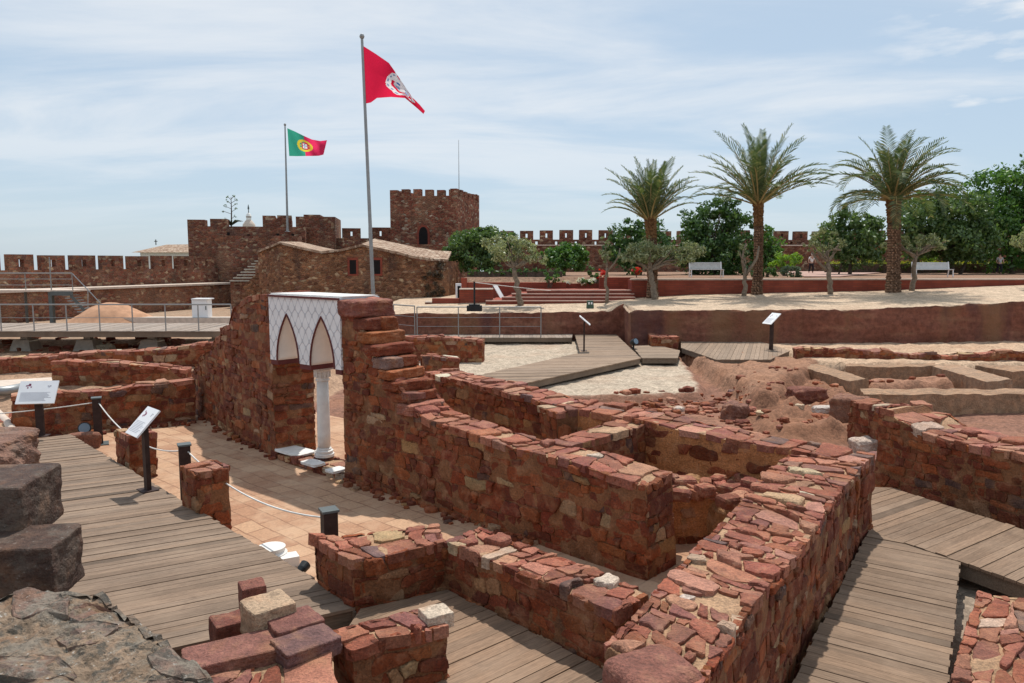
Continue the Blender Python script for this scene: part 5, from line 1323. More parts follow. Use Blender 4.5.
# rubble house with two tiled roofs
HOUSE_ROOT = []
def house():
    Yf = 43.0
    root = thing('rubble_house', V(340, HOR, Yf), 'brown rubble stone house with two low tiled roofs and dark windows below the keep', 'house')
    root.location.z = 0
    top = [(258, 253.5), (280, 244.5), (305, 250.5), (322, 254), (341, 252), (362, 247), (400, 255), (412, 258.5)]
    fr = [V(x, y, Yf + (1.6 if x < 279 else 0)) for x, y in top]
    m_ = MB(); n = len(fr)
    dep = 6.0
    for i in range(n - 1):
        a, b = fr[i], fr[i + 1]
        m_.quad((a.x, a.y, -0.5), (b.x, b.y, -0.5), (b.x, b.y, b.z), (a.x, a.y, a.z))
    # right corner return and rounded apse
    arc = [V(412, 259, Yf), V(418, 260, Yf + 0.1), V(434, 261.5, Yf + 0.7), V(448, 262, Yf + 1.8), V(456, 262, Yf + 3.6), V(456, 262, Yf + 6)]
    for i in range(len(arc) - 1):
        a, b = arc[i], arc[i + 1]; m_.quad((a.x, a.y, -0.5), (b.x, b.y, -0.5), (b.x, b.y, 3.25), (a.x, a.y, 3.25 if i else fr[-1].z))
    a = fr[0]; m_.quad((a.x, a.y + dep, -0.5), (a.x, a.y, -0.5), (a.x, a.y, a.z), (a.x, a.y + dep, a.z))
    m_.quad((a.x, a.y + dep, -0.5), (arc[-1].x, a.y + dep, -0.5), (arc[-1].x, a.y + dep, 3), (a.x, a.y + dep, 3))
    m_.build('wall', M['housestone'], parent=root)
    # roofs: slabs from the front line up to a back line
    def roof(ptsf, rise, dep_):
        b = MB(); k = [Vector((p.x, p.y - 0.18, p.z + 0.03)) for p in ptsf]; bk = [Vector((p.x * 1.02, p.y + dep_, p.z + rise)) for p in ptsf]
        for i in range(len(k) - 1):
            b.hexa([k[i], k[i + 1], bk[i + 1], bk[i]], [p + Vector((0, 0, 0.13)) for p in (k[i], k[i + 1], bk[i + 1], bk[i])])
        return b.build('roof', M['terracotta'], parent=root)
    roof(fr[0:2], 0.05, 5); roof(fr[1:5], 0.16, 5); roof(fr[4:6], 0.12, 5)
    roof(fr[5:], 0.5, 5)
    roof([fr[-1], arc[2], arc[3]], 0.55, 3.5)
    for px in (353, 377):
        a, b = V(px - 3.4, 260, Yf), V(px + 3.4, 274, Yf)
        m2 = MB(); m2.prism([(a.x - 0.12, Yf - 0.03), (b.x + 0.12, Yf - 0.03), (b.x + 0.12, Yf + 0.1), (a.x - 0.12, Yf + 0.1)], b.z - 0.1, a.z + 0.14); f = m2.build('window_frame', M['redbrick'], parent=root)
        m2 = MB(); m2.prism([(a.x, Yf - 0.036), (b.x, Yf - 0.036), (b.x, Yf + 0.1), (a.x, Yf + 0.1)], b.z, a.z); m2.build('window', M['shadeblack'], parent=root)  # near-black block painted for the shaded depth of the window
    HOUSE_ROOT.append(root)
house()
# distant white house and church lantern outside the walls
root = thing('white_house', V(163, HOR, 120), 'distant white house with a tiled hip roof peeping over the left castle wall', 'house')
a, b = V(140, 250, 120), V(190, 262, 120)
m_ = MB(); m_.prism([(a.x, 120), (b.x + 4, 120), (b.x + 4, 130), (a.x, 130)], -8, zat(252.5, 120)); m_.build('wall', M['limewash'], parent=root)
m_ = MB(); e = zat(252.5, 120); t_ = zat(244, 120)
m_.hexa([(a.x - 0.9, 119, e), (b.x + 5, 119, e), (b.x + 5, 131, e), (a.x - 0.9, 131, e)], [(a.x + 2.4, 124, t_), (b.x + 2, 124, t_ + 0.1), (b.x + 2, 126, t_ + 0.1), (a.x + 2.4, 126, t_)]); m_.build('roof', M['terracotta'], parent=root)
m_ = MB(); p = V(154.5, 244, 124); m_.box((p.x, 124.5, p.z + 0.3), (0.12, 0.12, 0.9)); m_.box((p.x, 124.5, p.z + 0.45), (0.5, 0.12, 0.12)); m_.build('roof_cross', M['darksteel'], parent=root)
root = thing('church_lantern', V(249, HOR, 150), 'distant cream and red church lantern with a finial peeping above the bastion', 'church')
c = V(249, 225, 150); u = 150 / 750
m_ = MB(); m_.lathe((c.x, 150, c.z), [(6.5 * u, -6), (6.0 * u, 0), (5.2 * u, 1.5 * u), (3.4 * u, 4 * u), (2.2 * u, 5 * u)], 16); m_.build('dome', M['coping'], parent=root, smooth=True)
m_ = MB(); m_.lathe((c.x, 150, c.z), [(2.4 * u, 5 * u), (2.4 * u, 8 * u), (2.9 * u, 8.4 * u), (2.0 * u, 10.5 * u), (0.8 * u, 12 * u)], 12); m_.build('lantern', M['limewash'], parent=root)
m_ = MB(); m_.lathe((c.x, 150, c.z), [(2.5 * u, 7.4 * u), (2.6 * u, 8.3 * u)], 12); m_.build('band', M['trim'], parent=root)
m_ = MB(); m_.lathe((c.x, 150, c.z), [(0.5 * u, 12 * u), (0.35 * u, 15 * u), (0.9 * u, 15.6 * u), (0.9 * u, 16.6 * u), (0.2 * u, 20 * u)], 8); m_.build('finial', M['darksteel'], parent=root)
# ------------------------------------------------------------------ garden walls, steps, paving
def bx(mb, x0, x1, yt, yb, Y, depth, m=0):
    a, b = V(x0, yt, Y), V(x1, yb, Y)
    mb.prism([(a.x, Y), (b.x, Y), (b.x, Y + depth), (a.x, Y + depth)], b.z, a.z, m=m)
root = thing('garden_wall', V(830, 290, 37.5), 'low red brick retaining wall holding up the garden, with palms planted before it', 'wall')
A, B = V(632, HOR, 37.5), V(1180, HOR, 38.2)
m_ = MB(); m_.prism([xy(A), xy(B), (B.x, B.y + 1.2), (A.x, A.y + 1.2)], 0.8, 2.30); m_.build('brickwork', M['redbrick'], parent=root)
m_ = MB(); m_.prism([(A.x - 0.03, A.y - 0.05), (B.x, B.y - 0.05), (B.x, B.y + 0.4), (A.x - 0.03, A.y + 0.4)], 2.30, 2.37); m_.build('coping', M['coping'], parent=root)
root = thing('garden_steps', V(570, 300, 36.6), 'wide flight of low red steps rising from the sandy terrace to the garden', 'steps')
for k, (x0, x1, yt) in enumerate(((486, 637, 300.5), (502, 635, 297), (512, 634, 293.5), (527, 633, 290))):
    Y = 36.4 + 0.38 * k; a, b = V(x0, yt, Y), V(x1, yt, Y)
    m_ = MB(); m_.prism([(a.x, Y), (b.x, Y), (b.x, 41.5), (a.x + 0.5, 41.5)], 0.6, a.z - 0.05); st = m_.build('step', M['redbrick'], parent=root)
    m_ = MB(); m_.prism([(a.x - 0.02, Y - 0.03), (b.x + 0.02, Y - 0.03), (b.x + 0.02, Y + 0.5), (a.x - 0.02, Y + 0.5)], a.z - 0.05, a.z); m_.build('tread', M['pink'], parent=st)
m_ = MB(); bx(m_, 425, 432, 302.5, 330, 37.0, 0.5); bx(m_, 432, 459.3, 298.5, 330, 37.05, 0.4); bx(m_, 459.3, 493, 289.5, 330, 37.1, 0.4)
pw_ = m_.build('parapet_wall', M['redbrick'], loc=None); tag(pw_, 'stepped red parapet wall left of the garden steps, below the stone house', 'wall')
for x0, x1, y in ((425, 432, 302.5), (459.3, 493, 289.5)):
    m_ = MB(); a, b = V(x0, y, 37), V(x1, y, 37); m_.prism([(a.x, 36.95), (b.x, 36.95), (b.x, 37.55), (a.x, 37.55)], a.z - 0.01, a.z + 0.05); m_.build('coping', M['coping'], parent=pw_)
m_ = MB(); bx(m_, 467, 566, 282.5, 320, 41.0, 0.5); bx(m_, 461, 467, 278, 320, 40.9, 0.5)
tag(m_.build('planter_wall', M['redbrick']), 'long low red planter wall with a taller end post behind the information easel', 'wall')
m_ = MB(); bx(m_, 566, 600, 283.5, 320, 41.3, 0.5); bx(m_, 600, 633, 277.5, 320, 40.6, 0.6)
tag(m_.build('planter_wall', M['redbrick']), 'red stepped planter wall holding the flowers at the top of the steps', 'wall')
root = thing('cellar_hatch', V(458, 298, 38.2), 'white framed dark opening beside the end of the red parapet', 'hatch')
m_ = MB(); bx(m_, 455.5, 461, 283.5, 299, 38.2, 0.3); m_.build('frame', M['white'], parent=root)
m_ = MB(); bx(m_, 457.5, 460.8, 286, 298, 38.17, 0.2); m_.build('opening', M['shadeblack'], parent=root)  # near-black block; shade of the opening given by colour
m_ = MB(); a, b, c, d = V(801, 277, 0.85 * 750 / 15), V(835, 277, 42.5), G(829, 271, GARDEN_Z), G(803, 271, GARDEN_Z)
m_.prism([(a.x, 42.0), (b.x, 42.0), (d.x + 6, 66), (c.x - 6, 66)], GARDEN_Z + 0.02, GARDEN_Z + 0.06)
o = m_.build('path', M['pink']); o['kind'] = 'structure'

# easel sign, rope barrier, flood light on the terrace
p = G(500, 299, 1.35); root = thing('easel_sign', p, 'white board leaning on a dark easel at the foot of the garden steps', 'sign')
m_ = MB(); Mx = Matrix.Translation(p) @ Matrix.Rotation(0.0, 4, 'Z')
m_.hexa([Mx @ Vector(q) for q in ((0.02, 0, 0.05), (0.22, 0.5, 0.05), (0.19, 0.52, 0.05), (-0.01, 0.02, 0.05))], [Mx @ Vector(q) for q in ((-0.34, 0, 0.68), (-0.14, 0.5, 0.68), (-0.17, 0.52, 0.68), (-0.37, 0.02, 0.68))]); m_.build('board', M['white'], parent=root)
for a in (0.03, 0.48):
    m_ = MB(); m_.tube([p + Vector((-0.33, a, 0.62)), p + Vector((-0.62, a, 0.0))], 0.03, 6); m_.build('leg', M['darksteel'], parent=root)
m_ = MB(); m_.box(p + Vector((-0.5, 0.25, 0.3)), (0.05, 0.48, 0.5), 0, rx=0); m_.build('back_board', M['darksteel'], parent=root)
def bpost(px, py, lab):
    x = V(px, py, 33).x
    g0 = G(px, py, 1.1)
    for _ in range(12): g0 = G(px, py, HZ(g0.x, g0.y))
    root = thing('barrier_post', g0, lab, 'barrier post', 'rope barrier posts on the terrace')
    s = g0.y / 750
    m_ = MB(); m_.box((g0.x, g0.y, g0.z + 0.10), (15 * s, 0.4, 0.2)); m_.box((g0.x, g0.y, g0.z + 0.22), (11 * s, 0.3, 0.05)); m_.build('weight', M['black'], parent=root)
    m_ = MB(); m_.tube([g0 + Vector((0, 0, 0.2)), g0 + Vector((0, 0, 1.08))], 0.035, 8); m_.build('pole', M['black'], parent=root)
    return g0 + Vector((0, 0, 1.05))
t1 = bpost(474.5, 311, 'black weighted barrier post on the sandy terrace left of the easel')
t2 = bpost(631, 309, 'black weighted barrier post at the corner of the garden steps')
t3 = bpost(844, 304.5, 'black weighted barrier post in front of the long garden wall at the right')
rope(t1, t2, 0.10, 'pale barrier rope strung before the garden steps', 0.014)
rope(t2, t3, 0.22, 'pale barrier rope strung along the garden wall', 0.014)
rope(t3, Vector((t3.x + 11, t3.y + 1.2, t3.z + 0.2)), 0.2, 'pale barrier rope running from the right post out of the frame', 0.010)
g0 = G(590, 309.5, 1.0); g0.z = HZ(g0.x, g0.y); root = thing('floodlight', g0, 'small green floodlight box on the edge of the sandy terrace', 'floodlight')
m_ = MB(); m_.hexa([g0 + Vector(v) for v in ((-0.17, -0.12, 0), (0.17, -0.12, 0), (0.17, 0.12, 0), (-0.17, 0.12, 0))], [g0 + Vector(v) for v in ((-0.14, -0.1, 0.34), (0.14, -0.1, 0.34), (0.14, 0.1, 0.34), (-0.14, 0.1, 0.34))]); m_.build('housing', M['greenmetal'], parent=root)
for s in (-1, 1):
    m_ = MB(); m_.box(g0 + Vector((0.06 * s, -0.115, 0.22)), (0.07, 0.03, 0.1)); m_.build('lens', M['white'], parent=root)

# benches
def bench(px0, px1, Y, label):
    a, b = V(px0, HOR, Y), V(px1, HOR, Y); L = b.x - a.x; c = Vector(((a.x + b.x) / 2, Y, GARDEN_Z))
    root = thing('park_bench', c, label, 'bench', 'pale slatted park benches')
    m_ = MB()
    for k in range(5): m_.box(c + Vector((0, -0.05 - 0.09 * k + 0.18, 0.43)), (L, 0.075, 0.03))
    m_.build('seat', M['benchmetal'], parent=root)
    m_ = MB()
    for k in range(6): m_.box(c + Vector((0, 0.2 + 0.02 * k, 0.46 + 0.068 * k)), (L, 0.025, 0.058), rx=-0.2)
    m_.build('backrest', M['benchmetal'], parent=root)
    for s in (-1, 1):
        m_ = MB(); x = s * (L / 2 - 0.04)
        m_.tube([c + Vector((x, -0.25, 0)), c + Vector((x, -0.22, 0.42)), c + Vector((x, 0.2, 0.42)), c + Vector((x, 0.30, 0.86))], 0.032, 6); m_.tube([c + Vector((x, 0.28, 0)), c + Vector((x, 0.2, 0.42))], 0.032, 6)
        m_.build('leg', M['white'], parent=root)
bench(690, 723, 42.4, 'pale slatted park bench under the dark trees left of the middle palm')
bench(914, 952, 42.4, 'pale slatted park bench before the hedge right of the rightmost palm')

# ------------------------------------------------------------------ vegetation
def leaves(mb, blobs, n, size, seed, clump=0.34, nclump=None, asp=0.5):
    rng = np.random.default_rng(seed)
    vol = np.array([b[1][0] * b[1][1] * b[1][2] for b in blobs]) ** 0.75; cnt = (n * vol / vol.sum()).astype(int)
    for (c, r), k in zip(blobs, cnt):
        nc = nclump or max(10, int(k / 70))
        d = rng.normal(size=(nc, 3)); d /= np.linalg.norm(d, axis=1)[:, None]
        rad = rng.uniform(0.35, 1.0, nc) ** 0.6
        cen = d * rad[:, None] * np.array(r) * rng.uniform(0.85, 1.12, (nc, 1)) + np.array(c)
        cr = clump * np.mean(r) * rng.uniform(0.5, 1.25, nc)
        which = rng.integers(0, nc, k)
        off = rng.normal(size=(k, 3)); off /= np.linalg.norm(off, axis=1)[:, None]; off *= (rng.random(k) ** 0.45)[:, None]
        off[:, 2] *= 0.75
        P = cen[which] + off * cr[which][:, None]
        nr = off + rng.normal(size=(k, 3)) * 0.7; nr /= np.linalg.norm(nr, axis=1)[:, None]
        t = np.cross(nr, rng.normal(size=(k, 3))); t /= np.linalg.norm(t, axis=1)[:, None]; b = np.cross(nr, t)
        s = size * rng.uniform(0.45, 1.5, k)[:, None]
        q0, q1, q2, q3 = P - t * s * 0.5, P + b * s * asp * 0.5, P + t * s * 0.5, P - b * s * asp * 0.5
        i0 = len(mb.v)
        arr = np.stack([q0, q1, q2, q3], 1).reshape(-1, 3)
        mb.v += [tuple(x) for x in arr.tolist()]
        mb.f += [(i0 + 4 * i, i0 + 4 * i + 1, i0 + 4 * i + 2, i0 + 4 * i + 3) for i in range(k)]
        mb.c += [(1, 1, 1)] * k; mb.m += [0] * k
def pxblob(px, py, rx, ry, Y, dy=0.0):
    c = V(px, py, Y + dy); s = Y / 750
    return ((c.x, c.y, c.z), (rx * s, rx * s * 0.9, ry * s))
def limb(mb, p0, p1, r0, r1, rng, wob=0.12, n=6):
    p0, p1 = Vector(p0), Vector(p1); L = (p1 - p0).length; P = []
    for i in range(n + 1):
        t = i / n; w = math.sin(math.pi * t) * wob * L
        P.append(p0.lerp(p1, t) + Vector((rng.uniform(-w, w), rng.uniform(-w, w), rng.uniform(-w, w) * 0.3)))
    mb.tube(P, [r0 + (r1 - r0) * i / n for i in range(n + 1)], 7)
def tree(name, label, base, Y, fork, blobs, n, size, leaf, bark, r, seed, cat='tree', group=None, extra=(), asp=0.5, clump=0.34, root_z=None):
    b = V(base[0], base[1], Y)
    if root_z is not None: b.z = root_z
    elif Y < 41: b.z = HZ(b.x, b.y) - 0.05
    else: b.z = GARDEN_Z - 0.05
    root = thing(name, b, label, cat, group); rng = random.Random(seed)
    B = [pxblob(*q[:4], Y, *(q[4:] or (0,))) for q in blobs]
    m_ = MB(); f = V(fork[0], fork[1], Y)
    limb(m_, b, f, r * 1.25, r * 0.8, rng, 0.05, 8)
    for c, rr in B:
        for k in range(3):
            e = Vector(c) + Vector((rng.uniform(-.6, .6) * rr[0], rng.uniform(-.6, .6) * rr[1], rng.uniform(-.3, .5) * rr[2]))
            limb(m_, f, e, r * 0.5, r * 0.12, rng, 0.10)
    for q in extra:
        P = [V(x, y, Y) for x, y in q[:-1]]; m_.tube(P, [q[-1] * (1 - 0.5 * i / (len(P) - 1)) for i in range(len(P))], 7)
    m_.build('trunk', M[bark], parent=root, smooth=True)
    m_ = MB(); leaves(m_, B, n, size, seed, clump, asp=asp); m_.build('crown', M[leaf], parent=root)
OL = 'olive trees on the sandy terrace'
tree('olive_tree', 'grey-green olive tree with a pale forked trunk before the garden steps', (520.5, 303), 36.0, (514, 268), [(508, 246, 23, 10), (527, 253, 15, 11), (492, 243, 10, 8), (541, 258, 8, 6), (505, 258, 14, 5)], 3600, 0.15, 'leaf_olive', 'bark', 0.13, 101, 'olive tree', OL, asp=0.35, clump=0.4)
tree('olive_tree', 'broad olive tree with a wide silvery crown by the leftmost palm', (655, 303), 36.0, (650, 270), [(645, 252, 20, 12), (628, 256, 10, 8), (664, 254, 13, 10), (692, 252, 14, 12), (678, 258, 9, 7)], 5200, 0.15, 'leaf_olive', 'bark', 0.14, 102, 'olive tree', OL, asp=0.35, clump=0.42)
tree('olive_tree', 'thin young olive with two bare branches in front of the flower planters', (606.5, 302), 36.2, (607, 268), [(603, 246, 6, 12), (606, 256, 5, 8)], 420, 0.14, 'leaf_olive', 'bark', 0.075, 103, 'olive tree', OL, extra=[[(607, 272), (614, 264), (619, 256), (620, 248), 0.06]], asp=0.35)
tree('olive_tree', 'pruned nearly bare olive trunk standing beside the middle palm', (744, 299), 36.4, (745, 268), [(742, 252, 6, 8)], 130, 0.13, 'leaf_olive', 'bark', 0.10, 104, 'olive tree', OL, extra=[[(745, 276), (752, 266), (757, 258), (759, 246), 0.085], [(744, 272), (742, 258), (746, 243), 0.07]], asp=0.35)
tree('olive_tree', 'slim olive with a cut limb bent to the right, between the middle and rightmost palms', (830, 298), 36.6, (828, 262), [(822, 240, 12, 12), (838, 242, 8, 10), (811, 246, 8, 8)], 1100, 0.14, 'leaf_olive', 'bark', 0.11, 105, 'olive tree', OL, extra=[[(827, 262), (827, 252), (832, 249), (841, 250), 0.10], [(826, 270), (818, 262), (812, 252), 0.08]], asp=0.35)
tree('olive_tree', 'small olive with two round leafy tufts in front of the rightmost bench', (911.5, 291), 37.0, (916, 256), [(896, 242, 14, 9), (931, 241, 14, 9), (914, 246, 10, 6), (940, 244, 8, 7)], 2600, 0.15, 'leaf_olive', 'bark', 0.11, 106, 'olive tree', OL, extra=[[(915, 258), (906, 251), (896, 248), 0.06], [(916, 258), (923, 249), (931, 245), 0.06]], asp=0.35)
tree('olive_tree', 'olive tree cut off by the right edge of the picture', (1046, 292), 36.5, (1040, 258), [(1036, 238, 22, 14), (1020, 241, 8, 8)], 2200, 0.15, 'leaf_olive', 'bark', 0.12, 107, 'olive tree', OL, asp=0.35)
GT = 'dark trees in the garden'
tree('garden_tree', 'dark spreading tree close to the right side of the keep', (478, 280), 52, (480, 262), [(470, 247, 28, 19), (492, 241, 24, 17), (455, 250, 14, 14), (507, 246, 14, 15), (482, 258, 30, 13)], 9500, 0.24, 'leaf_mid', 'darkbark', 0.12, 111, 'tree', GT, extra=[[(470, 278), (466, 262), (460, 254), 0.08], [(488, 280), (492, 262), (496, 252), 0.08]])
tree('citrus_tree', 'small round bright green citrus tree left of the flower planters', (564, 279), 47, (565, 266), [(565, 257, 23, 13), (552, 259, 13, 10), (578, 258, 13, 11)], 6500, 0.2, 'leaf_citrus', 'darkbark', 0.09, 112, 'citrus tree', GT)
tree('garden_tree', 'dense green tree behind the leftmost palm trunk', (640, 278), 50, (640, 262), [(628, 242, 20, 22), (652, 240, 24, 20), (640, 254, 34, 18), (615, 250, 11, 14)], 10000, 0.22, 'leaf_dark', 'darkbark', 0.12, 113, 'tree', GT)
tree('garden_tree', 'largest dark green tree, standing behind the left bench', (712, 278), 51, (714, 264), [(716, 228, 32, 27), (698, 242, 24, 24), (738, 240, 20, 26), (716, 256, 42, 22), (725, 210, 16, 13)], 17000, 0.23, 'leaf_dark', 'darkbark', 0.16, 114, 'tree', GT)
tree('garden_tree', 'small dark tree just right of the middle palm trunk', (768, 276), 50, (768, 264), [(768, 246, 16, 20), (760, 256, 12, 14), (774, 256, 11, 13)], 5200, 0.2, 'leaf_citrus', 'darkbark', 0.09, 115, 'tree', GT)
tree('garden_tree', 'bushy mid-green tree with an airy top left of the rightmost palm', (850, 278), 49, (850, 262), [(850, 240, 30, 28), (832, 245, 18, 22), (870, 243, 18, 24), (848, 220, 12, 14), (866, 226, 12, 13)], 11000, 0.22, 'leaf_mid', 'darkbark', 0.11, 116, 'tree', GT, extra=[[(838, 277), (842, 262), (836, 250), 0.06]])
tree('garden_tree', 'dark shady tree directly right of the rightmost palm', (950, 278), 53, (952, 258), [(930, 222, 32, 30), (957, 214, 30, 32), (915, 235, 24, 24), (945, 242, 44, 20), (978, 236, 26, 26)], 20000, 0.26, 'leaf_mid', 'darkbark', 0.18, 117, 'tree', GT, extra=[[(958, 279), (966, 262), (974, 248), 0.14]])
tree('garden_tree', 'tall leafy tree at the right edge, reaching highest of the dark trees', (1012, 278), 55, (1010, 256), [(1005, 205, 34, 36), (1030, 192, 30, 38), (985, 220, 28, 30), (1010, 240, 44, 26), (1048, 225, 30, 40)], 22000, 0.27, 'leaf_citrus', 'darkbark', 0.18, 118, 'tree', GT)
tree('garden_tree', 'small bright tree peeping between the rightmost palm and the dark shady tree', (918, 277), 58, (918, 256), [(915, 205, 14, 14), (908, 218, 12, 14), (925, 198, 9, 8)], 1800, 0.25, 'leaf_citrus', 'darkbark', 0.12, 119, 'tree', GT)
def shrub(name, label, blobs, Y, n, size, leaf, seed, cat='shrub', flowers=None, stems=True, z0=GARDEN_Z, asp=0.5):
    B = [pxblob(*q, Y) for q in blobs]; c = B[0][0]
    root = thing(name, (c[0], c[1], z0), label, cat); rng = random.Random(seed)
    m_ = MB()
    for cc, rr in B:
        for k in range(3): limb(m_, (c[0] + rng.uniform(-.1, .1), c[1], z0 - 0.1), (cc[0] + rng.uniform(-.4, .4) * rr[0], cc[1], cc[2]), 0.03, 0.012, rng, 0.05, 3)
    m_.build('stems', M['darkbark'], parent=root)
    m_ = MB(); leaves(m_, B, n, size, seed, 0.4, asp=asp); m_.build('foliage', M[leaf], parent=root)
    if flowers:
        m_ = MB(); leaves(m_, [((q[0][0], q[0][1] - 0.1, q[0][2] + q[1][2] * 0.3), tuple(v * 0.95 for v in q[1])) for q in B], flowers[1], 0.14, seed + 1, 0.3, asp=0.9); m_.build('flowers', M[flowers[0]], parent=root)
shrub('feathery_shrub', 'bright yellow-green feathery shrub right of the middle palm', [(785, 261, 14, 7), (795, 258, 8, 6), (776, 265, 7, 5)], 46, 1500, 0.2, 'leaf_bright', 131, asp=0.3)
shrub('round_shrub', 'rounded grey-green shrub beside the pink garden path', [(792, 272, 11, 6)], 42.5, 1500, 0.12, 'leaf_sage', 132)
shrub('low_shrub', 'low dark shrub at the foot of the middle palm, on top of the garden wall', [(768, 272, 9, 6), (756, 274, 7, 4)], 42.5, 1100, 0.13, 'leaf_dark', 133)
shrub('flowering_shrub', 'red flowering shrub in the planter right of the thin young olive', [(601.5, 277, 6, 6)], 41.5, 500, 0.12, 'leaf_mid', 134, 'flowering shrub', ('petal_red', 70), z0=2.0)
shrub('flowering_shrub', 'bright red geraniums near the leftmost palm trunk', [(636, 272, 6, 4)], 41.4, 350, 0.12, 'leaf_mid', 135, 'flowering shrub', ('petal_red', 110))
shrub('flowering_shrub', 'white flowers in the planter at the top of the steps', [(582, 282, 10, 3), (592, 282, 6, 3), (566, 283, 5, 2.5)], 41.4, 600, 0.12, 'leaf_mid', 136, 'flowering shrub', ('petal_white', 260), z0=2.0)
shrub('small_shrub', 'loose pinkish green shrub behind the white flowers', [(592, 272, 7, 6)], 42.5, 400, 0.13, 'leaf_mid', 137, z0=2.0)
shrub('small_shrub', 'small upright green plant at the end of the planter wall', [(549, 276, 5, 7), (556, 278, 5, 4)], 40.6, 330, 0.14, 'leaf_citrus', 138, z0=1.9)
shrub('bright_shrub', 'yellow-green shrub lit behind the hedge left of the rightmost palm', [(866, 255, 12, 6)], 60, 800, 0.22, 'leaf_bright', 139)
shrub('bright_shrub', 'yellow-green shrub lit behind the hedge near the rightmost bench', [(934, 257, 12, 6)], 60, 800, 0.22, 'leaf_bright', 140)
def hedge(px0, px1, Y, ytop, label, seed, leafm, topm=None):
    a, b = V(px0, ytop, Y), V(px1, ytop, Y); zt_ = a.z; L = b.x - a.x; n = max(4, int(L / 0.55))
    root = thing('hedge', (a.x, Y, GARDEN_Z), label, 'hedge')
    B = [((a.x + (i + 0.5) * L / n, Y, (GARDEN_Z + zt_) / 2 + 0.02), (0.42, 0.42, (zt_ - GARDEN_Z) / 2)) for i in range(n)]
    m_ = MB(); m_.prism([(a.x, Y - 0.25), (b.x, Y - 0.25), (b.x, Y + 0.25), (a.x, Y + 0.25)], GARDEN_Z, zt_ - 0.12); m_.build('branches', M['darkbark'], parent=root)
    m_ = MB(); leaves(m_, B, n * 170, 0.16, seed, 0.45, nclump=14); m_.build('foliage', M[leafm], parent=root)
    if topm:
        m_ = MB(); leaves(m_, [((c[0], c[1], zt_ - 0.02), (0.42, 0.42, 0.10)) for c, r in B], n * 60, 0.15, seed + 1, 0.6, nclump=12); m_.build('new_growth', M[topm], parent=root)
hedge(826, 1070, 58, 262.5, 'long clipped hedge with yellow new growth along its top', 141, 'leaf_hedge', 'leaf_yellow')
hedge(467, 562, 43, 269.5, 'dark low hedge below the spreading tree beside the keep', 142, 'leaf_dark')
